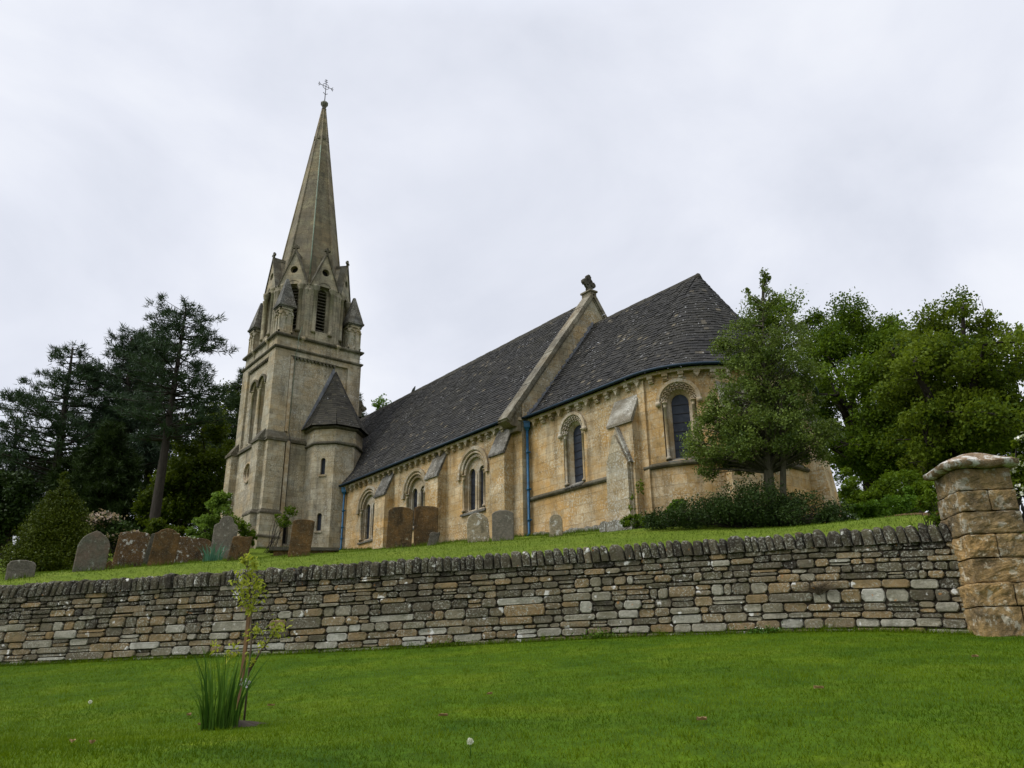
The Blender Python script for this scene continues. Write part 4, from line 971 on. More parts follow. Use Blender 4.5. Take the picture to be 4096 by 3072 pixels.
for i in range(len(hs) - 1):
    s_ = -rng.uniform(0, .3)
    while s_ < WL:
        f = hs[i]; L = lerp(.40, .29, f) * rng.lognormal(0, .36); L = min(max(L, .09), .85); e = min(s_ + L, WL); sc = .5 * (s_ + e)
        if e - s_ < .06: s_ = e; continue
        h0, h1 = hw_(i, sc), hw_(i + 1, sc); g = .0032
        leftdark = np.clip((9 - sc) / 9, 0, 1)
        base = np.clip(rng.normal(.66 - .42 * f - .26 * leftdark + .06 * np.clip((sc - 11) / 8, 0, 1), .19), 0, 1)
        if rng.random() < .07: base = .56
        n = rng.normal(0, .010)
        # split tall courses sometimes into two thin stones
        if h1 - h0 > .07 and rng.random() < .14:
            hm = h0 + (h1 - h0) * rng.uniform(.4, .6)
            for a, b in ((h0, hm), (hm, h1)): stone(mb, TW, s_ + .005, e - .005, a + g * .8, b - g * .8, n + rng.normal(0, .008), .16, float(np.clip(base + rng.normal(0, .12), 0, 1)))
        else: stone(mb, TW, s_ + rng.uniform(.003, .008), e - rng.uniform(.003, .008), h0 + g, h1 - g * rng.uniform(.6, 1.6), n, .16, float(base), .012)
        s_ = e
# stones use chamfers in metres along s and fractions in h, so scale h chamfer
stonework = mb.build('stonework', [M['dry']], wall)
mb = MB(); K = 120
A = [TW(WL * i / K, 0, -.05) for i in range(K + 1)]; B = [TW(WL * i / K, 1, -.06) for i in range(K + 1)]; Cc = [TW(WL * i / K, 1, -.44) for i in range(K + 1)]; D = [TW(WL * i / K, 0, -.48) for i in range(K + 1)]
for P, Q in ((A, B), (B, Cc), (Cc, D)):
    mb.add(P + Q, [(i, i + 1, i + 2 + K, i + 1 + K) for i in range(K)])
mb.build('wall_core', [M['soil']], wall)
mb = MB(); s_ = 0.0
while s_ < WL - .04:
    L = rng.uniform(.105, .19) * (1.7 if rng.random() < .07 else 1); H = rng.uniform(.25, .295); p, d = wall_at(min(s_ + L / 2, WL))
    lean = np.clip((10.5 - s_) / 8, 0, .50) + rng.normal(0, .045) - .16 * np.clip((s_ - 17) / 3, 0, 1); z0 = p[3] - COPH + rng.uniform(-.01, .01)
    nn = (d[1], -d[0]); of = rng.normal(0, .014); tt = float(np.clip(rng.normal(.10, .10), 0, 1))
    def T(u, w, n): return (p[0] + d[0] * (u + w * lean) + nn[0] * (n - .10 + of), p[1] + d[1] * (u + w * lean) + nn[1] * (n - .10 + of), z0 + w)
    h = L / 2 - .005; r = h * rng.uniform(.3, .75); w0, w1 = -.01, H
    sec = lambda i, top: [(-h + i, w0 + i * .3), (h - i, w0 + i * .3), (h - i + rng.uniform(-.006, .006), w1 * .55), (h - r * .5 - i, w1 - r * .6 - top), (h * .35, w1 - top - i * .6), (-h * .4, w1 - top - i * .6 + rng.uniform(-.012, .012)), (-h + r * .4 + i, w1 - r * .6 - top), (-h + i + rng.uniform(-.006, .006), w1 * .55)]
    ls = [(.035, .022, .06), (.014, .006, .02), (-.06, .0, -.004), (-.26, .0, -.004), (-.40, .02, .05)]
    vs = []
    for n, i, tp in ls: vs += [T(u, w, n) for u, w in sec(i, tp)]
    fs = [(b * 8 + k, (b + 1) * 8 + k, (b + 1) * 8 + (k + 1) % 8, b * 8 + (k + 1) % 8) for b in range(len(ls) - 1) for k in range(8)] + [tuple(range(8)), tuple(len(ls) * 8 - 8 + k for k in range(8))[::-1]]
    mb.add(vs, fs, 0, tt); s_ += L
mb.build('coping', [M['dry']], wall)

# ------------------------------------------------------------------ gate pillar, gate
PB = at(3950, 2552, 13.22); pa = radians(-44)     # near corner of its foot; face azimuth
pnr = np.array([cos(pa), sin(pa)]); ptg = np.array([-sin(pa), cos(pa)])
def TP(u, w, n): return (PB[0] + ptg[0] * u + pnr[0] * n, PB[1] + ptg[1] * u + pnr[1] * n, PB[2] + w)
pil = thing('gate_pillar', tuple(PB), 'tall gate pillar of rough ochre blocks under a white-lichened pointed cap', 'gate pillar')
def rough_block(mb, u0, u1, w0, w1, n0, n1, seed, amp=.026, rnd=.020, nd=13, mat=0):
    """box with rounded, hewn faces"""
    r2 = np.random.default_rng(seed); ph = r2.uniform(0, 6.28, 12); tnt = float(np.clip(r2.normal(.66 - .14 * w0, .16), 0, 1))
    def disp(u, w, n):
        q = TP(u, w, n); v = Vector((q[0] * 5 + seed, q[1] * 5, q[2] * 5)); return amp * 1.1 * (mnoise.noise(v) + .6 * mnoise.noise(v * 2.3) + .45 * mnoise.noise(v * 5.1)) + 0 * (sin(u * 9 + ph[0] + w * 5) * sin(w * 11 + ph[1]) + .6 * sin(n * 13 + ph[2] + w * 7) + .5 * sin(u * 23 + w * 17 + ph[3]))
    c = np.array([(u0 + u1) / 2, (w0 + w1) / 2, (n0 + n1) / 2]); hfs = np.array([(u1 - u0) / 2, (w1 - w0) / 2, (n1 - n0) / 2])
    for ax in range(3):
        for sg in (-1, 1):
            b, c2 = [k for k in range(3) if k != ax]; vs = []
            for i in range(nd + 1):
                for j in range(nd + 1):
                    q = np.zeros(3); q[ax] = sg; q[b] = -1 + 2 * i / nd; q[c2] = -1 + 2 * j / nd
                    P = q * hfs; inner = np.clip(P, -(hfs - rnd), hfs - rnd); dlt = P - inner; l = np.linalg.norm(dlt)
                    dn = dlt / max(l, 1e-9); Pf = inner + dn * rnd; e = disp(*(Pf)) * (.4 + .6 * (1 - np.max(np.abs(np.delete(q, ax))) ** 4)); Pf = Pf + dn * e
                    vs.append(TP(*(Pf + c)))
            fs = [(i * (nd + 1) + j, (i + 1) * (nd + 1) + j, (i + 1) * (nd + 1) + j + 1, i * (nd + 1) + j + 1) for i in range(nd) for j in range(nd)]
            if (sg > 0) == (ax == 1): fs = [f[::-1] for f in fs]
            mb.add(vs, fs, mat, tnt, False)
PW, PH = .84, 2.40; hts = [0, .42, .74, 1.09, 1.43, 1.76, 2.07, PH]; inset = [-.05, -.05, 0, 0, .01, .02, .03]
splits = [.6, .55, None, .48, None, .52, None]
for k in range(7):
    mb = MB(); i = inset[k]; u0, u1, n0, n1 = i, PW - i, -PW + i, -i
    if splits[k]:
        m = u0 + (u1 - u0) * splits[k]; rough_block(mb, u0, m - .004, hts[k] - (.3 if k == 0 else 0), hts[k + 1] - .006, n0, n1, k * 7 + 1); rough_block(mb, m + .004, u1, hts[k] - (.3 if k == 0 else 0), hts[k + 1] - .006, n0, n1, k * 7 + 2)
    else: rough_block(mb, u0, u1, hts[k], hts[k + 1] - .006, n0, n1, k * 7 + 3)
    if k == 0: mb0 = mb
    else:
        mb0.add(mb.v, mb.f); mb0.t[-len(mb.t):] = mb.t
mb0.build('shaft', [M['pillar']], pil)
mb = MB(); nd = 14; vs = []
e = .105
def cz(q): 
    a = max(abs(q[0]), abs(q[1])); return .26 * (1 - a) ** .85 * (1 - .15 * abs(q[0] * q[1])) * (1 - .25 * (1 - a) ** 4) + .02 * sin(q[0] * 5 + 1) * sin(q[1] * 4)
for i in range(nd + 1):
    for j in range(nd + 1):
        q = (-1 + 2 * i / nd, -1 + 2 * j / nd); vs.append(TP(PW / 2 + q[0] * (PW / 2 + e) * (1 - .05 * q[1] ** 2), PH + .09 + cz(q), -PW / 2 + q[1] * (PW / 2 + e) * (1 - .06 * q[0] ** 2)))
fs = [(i * (nd + 1) + j, i * (nd + 1) + j + 1, (i + 1) * (nd + 1) + j + 1, (i + 1) * (nd + 1) + j) for i in range(nd) for j in range(nd)]
mb.add(vs, [f[::-1] for f in fs], 0, .5, True)
edge = [i * (nd + 1) for i in range(nd)] + [nd * (nd + 1) + j for j in range(nd)] + [(nd - i) * (nd + 1) + nd for i in range(nd)] + [nd - j for j in range(nd)]
E0v = [vs[i] for i in edge]; cxy = np.array(TP(PW / 2, 0, -PW / 2))
E1 = [(x + (cxy[0] - x) * .01, y + (cxy[1] - y) * .01, z - .075 + .006 * sin(i * .7)) for i, (x, y, z) in enumerate(E0v)]; E2 = [(x + (cxy[0] - x) * .16, y + (cxy[1] - y) * .16, z - .10) for x, y, z in E0v]
k = len(edge); mb.add(E0v + E1 + E2, [(r * k + i, r * k + (i + 1) % k, (r + 1) * k + (i + 1) % k, (r + 1) * k + i) for r in (0, 1) for i in range(k)] + [tuple(2 * k + i for i in range(k))], 0, .5, True)
mb.build('cap', [M['cap']], pil)
gate = thing('iron_gate', TP(PW + .1, 0, -.4), 'black iron bar gate hung beside the stone gate pillar', 'gate')
for i in range(9): 
    mb = MB(); u = PW + .08 + i * .13; mb.tube([TP(u, .12, -.4), TP(u, 1.78 + .05 * sin(i), -.4)], .012, 6); mb.lathe(lambda a, w, n: TP(u + a, 1.78 + w, -.4 + n), [(.012, 0), (.03, .05), (.004, .16)], 6); mb.build('bar', [M['iron']], gate)
for w in (.16, .9, 1.62):
    mb = MB(); mb.box(TP, PW + .02, PW + 1.16, w, w + .045, -.412, -.388); mb.build('rail', [M['iron']], gate)

# ------------------------------------------------------------------ headstones
def headstone(px, base, wpx, top, shape, mat, label, tilt=0.0, d=None, th=.10, yaw=None, back=0.0):
    p = up_hit(px, base) if d is None else at(px, base, d)
    p = np.array([p[0], p[1], float(UPF(p[0], p[1]))]); k = ppm(p); r = ray(px, base)
    yaw = atan2(-r[1], -r[0]) + (yaw or 0)
    Wd = wpx / k; H = (base - top) / k / .955
    o = thing('headstone', tuple(p), label, 'headstone', 'headstones in the churchyard')
    n_, t_ = np.array([cos(yaw), sin(yaw)]), np.array([-sin(yaw), cos(yaw)])
    def T(u, w, n):
        n = n - w * back; u = u + w * tilt
        return (p[0] + t_[0] * u + n_[0] * n, p[1] + t_[1] * u + n_[1] * n, p[2] + w)
    h = Wd / 2; arc = lambda c, rx, rz, a0_, a1_, n: [(c[0] + rx * cos(a0_ + (a1_ - a0_) * i / n), c[1] + rz * sin(a0_ + (a1_ - a0_) * i / n)) for i in range(n + 1)]
    if shape == 'round': pts = arc((0, H - h), h, h, 0, pi, 14)
    elif shape == 'seg': pts = arc((0, H - h * .42), h, h * .42, 0, pi, 12)
    elif shape == 'low': pts = arc((0, H - h * .2), h, h * .2, 0, pi, 10)
    elif shape == 'gothic':
        q = H - 1.15 * h; pts = [(h * (1 - (1 - cos(i / 9 * 1.2)) / (1 - cos(1.2))), q + 1.15 * h * sin(i / 9 * 1.2) / sin(1.2)) for i in range(10)]; pts += [(-x, y) for x, y in pts[::-1][1:]]
    elif shape == 'shoulder':
        pts = [(h, H - h * .55), (h * .98, H - h * .40), (h * .78, H - h * .36)] + arc((0, H - h * .42), h * .74, h * .42, 0.1, pi - .1, 10) + [(-h * .78, H - h * .36), (-h * .98, H - h * .40), (-h, H - h * .55)]
    elif shape == 'ogee':
        pts = [(h, H - h * 1.15), (h * .98, H - h * .85), (h * .80, H - h * .72), (h * .62, H - h * .62), (h * .55, H - h * .4), (h * .48, H - h * .18), (h * .3, H - h * .03), (0, H), (-h * .3, H - h * .03), (-h * .48, H - h * .18), (-h * .55, H - h * .4), (-h * .62, H - h * .62), (-h * .80, H - h * .72), (-h * .98, H - h * .85), (-h, H - h * 1.15)]
    elif shape == 'flat': pts = [(h, H - .02), (h * .9, H), (h * .3, H - .015), (-h * .4, H + .01), (-h * .92, H - .01), (-h, H - .05)]
    elif shape == 'broken': pts = [(h, H * .2), (h * .55, H * .55), (h * .35, H), (-.0, H * .85), (-h * .4, H * .5), (-h, H * .25)]
    pts = [(h * .99, -.35)] + [(u + rng.uniform(-.008, .008), w + rng.uniform(-.008, .008)) for u, w in pts] + [(-h * .99, -.35)]
    c = np.array([0, H * .5]); ins = [(u * (1 - .02 / max(h, .1)), w - .012 if w > 0 else w) for u, w in pts]
    mb = MB(); k2 = len(pts); L = [(ins, th / 2), (pts, th / 2 - .016), (pts, -th / 2 + .016), (ins, -th / 2)]
    vs = [T(u, w, n) for P, n in L for u, w in P]
    mb.add(vs, [(r * k2 + i, (r + 1) * k2 + i, (r + 1) * k2 + (i + 1) % k2, r * k2 + (i + 1) % k2) for r in range(3) for i in range(k2)]); mb.fill(T, [ins], th / 2); mb.fill(lambda u, w, n: T(-u, w, n), [[(-u, w) for u, w in ins][::-1]], -th / 2)
    ob = mb.build('slab', [M[mat]], o); return o
HS = [(79, 2312, 100, 2245, 'seg', 'hs_grey', 'small low grey headstone with a curved top, leftmost in the churchyard', .0, 0),
      (354, 2284, 116, 2132, 'gothic', 'hs_red', 'tall pointed grey and reddish headstone in front of the dark yew', .05, 0),
      (428, 2277, 46, 2243, 'broken', 'hs_brown', 'broken stump of a brown stone beside the pointed headstone', .1, 0),
      (505, 2270, 112, 2133, 'low', 'hs_white', 'broad brown headstone with a white lichened top, left end of the brown row', .10, 0),
      (583, 2262, 30, 2140, 'flat', 'hs_dark', 'narrow dark mossy stone between two broad brown headstones', .16, 0),
      (640, 2262, 96, 2122, 'shoulder', 'hs_brown', 'dark brown headstone with stepped shoulders under the leaning pine', .10, 0),
      (712, 2253, 72, 2152, 'low', 'hs_white', 'smaller brown headstone with pale lichen along its flat top', .06, 0),
      (790, 2246, 86, 2158, 'seg', 'hs_white', 'low curved brown headstone with white left edge next to sword leaves', .0, 0),
      (886, 2240, 92, 2072, 'ogee', 'hs_grey', 'tall grey headstone with a curving ornate top beside the bluish leaves', .03, 0),
      (946, 2242, 76, 2150, 'flat', 'hs_brown', 'dark brown leaning headstone just right of the tall ornate one', .16, 0),
      (1195, 2226, 86, 2084, 'low', 'hs_brown', 'brown slab headstone standing before the round stair turret', .07, 0),
      (1594, 2192, 102, 2034, 'seg', 'hs_brown', 'large dark brown round-topped headstone left of a near twin', .03, 0),
      (1702, 2182, 96, 2030, 'low', 'hs_brown', 'large brown headstone with mottled lichen, right one of the near twins', .0, 0),
      (1728, 2181, 40, 2131, 'flat', 'hs_dark', 'small dark tilted headstone leaning in front of a large brown one', .22, .15),
      (1914, 2168, 90, 2056, 'round', 'hs_pale', 'pale rounded headstone with a white lichen cap by the nave', -.04, 0),
      (2012, 2163, 88, 2046, 'seg', 'hs_grey', 'grey rounded headstone with a white rim near the right downpipe', .0, 0),
      (2225, 2146, 52, 2061, 'round', 'hs_pale', 'small pale round-topped headstone against the chancel wall', .0, 0)]
for px, b, w, t, sh, m, lab, tl, bk in HS: headstone(px, b, w, t, sh, m, lab, tl, back=bk)
# ledger slab by the turret
p = at(1215, 2208, 34.6); p[2] = float(UPF(p[0], p[1]))
mb = MB(); r = ray(1215, 2208); t_ = np.array([r[1], -r[0]]); T = lambda u, w, n: (p[0] + t_[0] * u - r[0] * n, p[1] + t_[1] * u - r[1] * n, p[2] + w)
mb.prism(T, [(-1.38, .10), (1.42, .16), (1.42, .28), (-1.38, .24)], -.5, .45, 0); mb.prism(T, [(-1.2, -.3), (1.25, -.3), (1.25, .16), (-1.2, .10)], -.4, .36, 1)
tag(mb.build('ledger_slab', [M['hs_dark'], M['hs_brown']], None, tuple(p)), 'flat dark ledger tomb slab at the foot of the stair turret', 'tomb slab')
# low brown wall at the back right
mb = MB(); A_, B_ = at(3530, 2076, 17.9), at(3800, 2046, 16.2); n = 6
for i in range(n):
    a, b = A_ + (B_ - A_) * i / n, A_ + (B_ - A_) * (i + .985) / n; z0 = .02 * rng.uniform(-1, 1)
    d_ = (b - a)[:2]; d_ /= np.linalg.norm(d_); nn = np.array([d_[1], -d_[0]]); zg = min(float(UPF(a[0], a[1])), float(UPF(b[0], b[1]))) - .4
    for c1, c2, m0, m1 in ((zg, 0, -.12, .12), (0, .07, -.17, .17)):
        za, zb2 = (a[2] - .06 + z0 if c1 == 0 else c1), 0
        vs = [(q[0] + nn[0] * k, q[1] + nn[1] * k, (c1 if c1 == zg else q[2] - .05 + z0)) for q in (a, b) for k in (m0, m1)] + [(q[0] + nn[0] * k, q[1] + nn[1] * k, q[2] - .05 + c2 + z0) for q in (a, b) for k in (m0, m1)]
        mb.add(vs, [(0, 1, 3, 2), (4, 6, 7, 5), (0, 4, 5, 1), (1, 5, 7, 3), (3, 7, 6, 2), (2, 6, 4, 0)])
tag(mb.build('low_wall', [M['brownwall']], None, tuple(A_)), 'low reddish brown garden wall behind the gate pillar', 'wall')

# ------------------------------------------------------------------ vegetation helpers
def bez(p0, p1, sag, n=6):
    p0, p1 = np.array(p0, float), np.array(p1, float); t = np.linspace(0, 1, n)[:, None]; L = np.linalg.norm(p1 - p0)
    return p0 * (1 - t) + p1 * t + np.array([0, 0, 1]) * (sag * L * 4 * t * (1 - t)) + rng.normal(0, .018 * L, (n, 3)) * (t * (1 - t) * 4)
def clump_pts(c, r, n, shell=.45, sub=9, sig=.16):
    """leaf positions in twigs scattered through an ellipsoidal clump"""
    k = max(3, n // sub); d = rng.normal(size=(k, 3)); d /= np.linalg.norm(d, axis=1)[:, None]
    tw = np.array(c) + d * np.array(r) * (shell + (1 - shell) * rng.random((k, 1)) ** .6)
    q = tw[rng.integers(0, k, n)] + rng.normal(size=(n, 3)) * sig * np.mean(r)
    return q
def plant(name, loc, label, cat, group=None): return thing(name, tuple(loc), label, cat, group)
def sample_in(ells, n):
    """points inside a union of ellipsoids [(centre, radii)]"""
    vol = np.array([np.prod(r) for c, r in ells]) ** .8; vol /= vol.sum(); out = []
    for k in rng.choice(len(ells), n, p=vol):
        c, r = ells[k]; d = rng.normal(size=3); d /= np.linalg.norm(d); out.append(np.array(c) + d * np.array(r) * rng.random() ** .28)
    return np.array(out)
def broadleaf(name, base, fork, ells, nclump, cr, nleaf, lsize, leafm, barkm, label, cat='tree', group=None, trunk_r=.35, limb_n=10, flat=.62, holes=(), up=.3, sig=.20, twigs=True, limbr=.34):
    t = plant(name, base, label, cat, group); mb = MB(); base, fork = np.array(base, float), np.array(fork, float)
    tp = bez(base - [0, 0, .4], fork, .0, 7); mb.tube(tp, np.linspace(trunk_r * 1.15, trunk_r * .72, 7), 9)
    C = sample_in(ells, nclump)
    if holes:
        ok = np.ones(len(C), bool)
        for h, r in holes: ok &= np.linalg.norm((C - np.array(h)), axis=1) > r
        C = C[ok]
    # limbs reach a spread-out subset of clumps, others branch from nearest limb point
    idx = [int(rng.integers(len(C)))]
    while len(idx) < min(limb_n, len(C)):
        d = np.min(np.linalg.norm(C[:, None] - C[idx][None], axis=2), axis=1); idx.append(int(np.argmax(d * rng.uniform(.6, 1, len(C)))))
    nodes = []
    for k in idx:
        st = tp[int(rng.integers(4, 7))]; pth = bez(st, C[k], rng.uniform(-.02, .10), 8); L = np.linalg.norm(C[k] - st)
        mb.tube(pth, np.linspace(trunk_r * limbr * rng.uniform(.8, 1.2), trunk_r * .07, 8), 6); nodes += list(pth[2:])
    nodes = np.array(nodes)
    if twigs:
        for c in C:
            k = int(np.argmin(np.linalg.norm(nodes - c, axis=1))); pth = bez(nodes[k], c, .05, 4); mb.tube(pth, np.linspace(trunk_r * .09, trunk_r * .025, 4), 4, cap=False)
            for _ in range(2):
                e = c + rng.normal(size=3) * cr * .5; mb.tube([c, (c + e) / 2 + rng.normal(size=3) * cr * .08, e], [trunk_r * .035, trunk_r * .025, trunk_r * .012], 3, cap=False)
    mb.build('trunk', [barkm], t)
    P, Tn = [], []
    for c in C:
        rr = cr * rng.uniform(.5, 1.35); m = int(nleaf / len(C) * (rr / cr) ** 1.6) + 6
        P.append(clump_pts(c, (rr, rr, rr * flat), m, sig=sig)); b = rng.normal(.48, .20); Tn.append(np.clip(b + rng.normal(0, .18, m), 0, 1))
    P = np.concatenate(P); Tn = np.concatenate(Tn)
    np_mesh('crown', leaf_quads(P, lsize, .62, up), 4, [leafm], t, Tn)
    return t
def foliage_mass(name, base, ells, n, lsize, leafm, label, cat, group=None, shell=.5, stems=10, barkm=None, aspect=.55, up=.3, extra=None, nsub=40, flat=.8, stem_r=.03):
    """shrub or dense evergreen: leaves clumped over ellipsoids, with stems from its foot"""
    t = plant(name, base, label, cat, group); base = np.array(base, float); P, Tn = [], []
    vol = np.array([np.prod(r) ** .67 for c, r in ells]); vol /= vol.sum()
    for (c, r), v in zip(ells, vol):
        m = int(n * v); k = max(4, int(nsub * v * len(ells) / 2)); d = rng.normal(size=(k, 3)); d /= np.linalg.norm(d, axis=1)[:, None]
        sc = np.array(c) + d * np.array(r) * (shell + (1 - shell) * rng.random((k, 1)) ** .5) * .88
        sr = np.mean(r) * rng.uniform(.22, .42, k); pick = rng.integers(0, k, m); bt = rng.normal(.5, .16, k)
        q = rng.normal(size=(m, 3)); q /= np.linalg.norm(q, axis=1)[:, None]
        P.append(sc[pick] + q * (sr[pick] * rng.random(m) ** .45)[:, None] * np.array([1, 1, flat])); Tn.append(np.clip(bt[pick] + rng.normal(0, .17, m), 0, 1))
    P = np.concatenate(P); Tn = np.concatenate(Tn); zg = UPF(P[:, 0], P[:, 1]); ok = P[:, 2] > zg + .02; P, Tn = P[ok], Tn[ok]
    np_mesh('foliage', leaf_quads(P, lsize, aspect, up), 4, [leafm], t, Tn)
    if stems:
        mb = MB()
        for k in rng.choice(len(P), stems): mb.tube(bez(base + np.r_[rng.normal(0, .15, 2), -.1], P[k], .05, 5), np.linspace(stem_r, stem_r * .2, 5), 5)
        mb.build('stems', [barkm or M['bark']], t)
    if extra: 
        em, en, es, nm = extra; top = P[rng.choice(len(P), en * 6)]; 
        # flower heads on the outer shell
        cc = np.mean(P, axis=0); dist = np.linalg.norm((top - cc) / (np.std(P, axis=0) + 1e-6), axis=1); top = top[np.argsort(-dist)[:en]]
        if nm == 'flower_head':
            q0 = top[0] + rng.normal(size=(14, 3)) * es * np.array([1, 1, .45]); h0 = np_mesh(nm, leaf_quads(q0, es * .9, .8, 1.0) - top[0] + np.array(wpos(t)), 4, [em], t, rng.random(14)); h0.location = Vector(top[0]) - wpos(t)
            for q in top[1:]:
                h = h0.copy(); COL.objects.link(h); h.location = Vector(q) - wpos(t); h.rotation_euler.z = rng.uniform(0, 6.28)
            return t
        Q = np.repeat(top, 9, axis=0) + rng.normal(size=(en * 9, 3)) * es * np.array([1, 1, .45]); np_mesh(nm, leaf_quads(Q, es * .9, .8, 1.0), 4, [em], t, rng.random(len(Q)))
    return t
def conifer(name, base, top, z0f, prof, nwhorl, nper, tuft, tl, leafm, barkm, label, group=None, rise=.15, droop=0.0, trunk_r=.3, inner=.35, cat='tree', dens=1.0, needles=13, irregular=.25, flatw=.05, nw=.074):
    """trunk with whorled limbs carrying needle tufts; prof(h) = limb length, h from 0 (foot of crown) to 1 (top)"""
    t = plant(name, base, label, cat, group); base, top = np.array(base, float), np.array(top, float); mb = MB()
    n = 10; tp = np.linspace(0, 1, n)[:, None]; ax = base * (1 - tp) + top * tp + np.r_[rng.normal(0, .04, 2), 0] * 0; ax[0, 2] -= .5
    mb.tube(ax, trunk_r * (1 - np.linspace(0, .93, n)) ** .8, 8)
    P = []; D = []
    for i in range(nwhorl):
        h = (i + rng.uniform(.1, .9)) / nwhorl; f = z0f + (1 - z0f) * h; o = base * (1 - f) + top * f; L0 = prof(h)
        for k in range(nper):
            a = rng.uniform(0, 2 * pi); L = L0 * rng.uniform(1 - irregular * 1.6, 1 + irregular)
            if L < .15: L = .15
            d = np.array([cos(a), sin(a), 0]); e = o + d * L + np.array([0, 0, L * (rise - droop)]); mid = o + d * L * .5 + np.array([0, 0, L * (rise * .25 + droop * .15)])
            s_ = np.linspace(0, 1, 6)[:, None]; pth = (1 - s_) ** 2 * o + 2 * s_ * (1 - s_) * mid + s_ ** 2 * e
            mb.tube(pth, np.linspace(max(.02, trunk_r * .20 * (1 - .6 * h)), .008, 6), 4, cap=False)
            m = max(2, int(dens * L * tuft)); u = inner + (1 - inner) * rng.random(m) ** .8; s2 = u[:, None]
            q = (1 - s2) ** 2 * o + 2 * s2 * (1 - s2) * mid + s2 ** 2 * e
            sdv = np.array([-sin(a), cos(a), 0]); q = q + sdv * rng.normal(0, 1, (m, 1)) * (.20 * L * (1.15 - u[:, None])) + np.array([0, 0, 1]) * rng.normal(flatw, .09, (m, 1)) * max(.5, min(1, L))
            P.append(q); D.append(np.tile(d * .7 + np.array([0, 0, .5 - droop * 2]), (m, 1)))
    mb.build('trunk', [barkm], t)
    P = np.concatenate(P); D = np.concatenate(D); q = np.repeat(P, needles, axis=0); d = np.repeat(D, needles, axis=0) + rng.normal(size=(len(q), 3)) * .75
    d /= np.linalg.norm(d, axis=1)[:, None]; q = q + rng.normal(size=q.shape) * tl * .25
    sd_ = np.cross(d, rng.normal(size=d.shape)); sd_ /= np.linalg.norm(sd_, axis=1)[:, None]; Ls = tl * rng.uniform(.7, 1.25, (len(q), 1))
    V = np.stack([q - sd_ * Ls * nw, q + sd_ * Ls * nw, q + d * Ls], axis=1); bt = np.repeat(rng.normal(.5, .2, len(P)), needles)
    np_mesh('crown', V, 3, [leafm], t, np.clip(bt + rng.normal(0, .12, len(bt)), 0, 1))
    return t
def gz(p, f=None): p = np.array(p, float); p[2] = float((f or UPF)(p[0], p[1])); return p
def E_(px, py, d, rpx, rz=None, rd=None):
    """ellipsoid with its outline given in photo pixels, at a real distance"""
    c = at(px, py, d); k = ppm(c); r = rpx / k; return (c, (rd or r, rd or r, (rz / k) if rz else r))
# --- pines on the left
G1 = 'conifers behind the churchyard'
b = gz(at(612, 2112, 46)); tp_ = at(745, 1222, 47)
conifer('pine_tree', b, tp_, .42, lambda h: 2.9 * (1 - h) ** .34 * (.72 + .28 * min(1, h * 4)) + .4, 33, 5, 4.4, .31, M['pine'], M['bark'], 'tallest pine with a bare leaning trunk, nearest to the church tower', G1, rise=.10, trunk_r=.31, irregular=.30, inner=.30)
b = gz(at(500, 2060, 62)); conifer('pine_tree', b, at(525, 1345, 62), .40, lambda h: 3.6 * (1 - h) ** .5 + .6, 28, 6, 5.2, .40, M['pinedark'], M['bark'], 'dark broad-topped pine left of the tallest pine', G1, rise=.16, trunk_r=.45, inner=.25)
b = gz(at(610, 2060, 66)); conifer('pine_tree', b, at(612, 1312, 66), .36, lambda h: 3.4 * (1 - h) ** .5 + .6, 26, 6, 5.0, .40, M['pinedark'], M['bark'], 'dark pine standing just behind the tallest pine trunk', G1, rise=.14, trunk_r=.42, inner=.25)
b = gz(at(205, 2080, 60)); conifer('pine_tree', b, at(292, 1388, 61), .34, lambda h: 5.6 * (1 - h) ** .75 + .55, 30, 5, 4.4, .36, M['pine'], M['bark'], 'slender blue-green pine with layered branches at the left', G1, rise=.10, trunk_r=.42, irregular=.28)
b = gz(at(60, 2080, 64)); conifer('pine_tree', b, at(70, 1660, 64), .10, lambda h: 5.0 * (1 - h) ** .7 + .5, 14, 4, 3.2, .42, M['pinedark'], M['bark'], 'low dark conifer at the far left edge', G1, rise=.10, trunk_r=.35)
# --- spruces behind the tower
b = gz(at(1215, 2080, 62)); conifer('spruce_tree', b, at(1215, 1120, 62), .10, lambda h: 9.3 * (1 - h) ** .85 + .2, 40, 6, 7, .34, M['spruce'], M['bark'], 'big dark spruce rising behind the church tower', G1, rise=.05, droop=.16, trunk_r=.5, inner=.2, irregular=.22)
b = gz(at(960, 2080, 58)); conifer('spruce_tree', b, at(975, 1480, 58), .04, lambda h: 3.6 * (1 - h) ** .8 + .2, 30, 6, 8, .34, M['spruce'], M['bark'], 'shorter spruce between the tower and the pines', G1, rise=.05, droop=.14, trunk_r=.4, inner=.2)
b = gz(at(440, 2090, 54)); conifer('spruce_tree', b, at(455, 1700, 54), .02, lambda h: 3.4 * (1 - h) ** .7 + .2, 30, 7, 13, .34, M['cypress'], M['bark'], 'black-green bushy conifer below the pines', G1, rise=.05, droop=.06, trunk_r=.3, inner=.15)
b = gz(at(300, 2090, 57)); conifer('spruce_tree', b, at(330, 1800, 57), .02, lambda h: 3.6 * (1 - h) ** .7 + .2, 26, 7, 12, .36, M['cypress'], M['bark'], 'dark bushy conifer behind the yew', G1, rise=.05, droop=.06, trunk_r=.3, inner=.15)
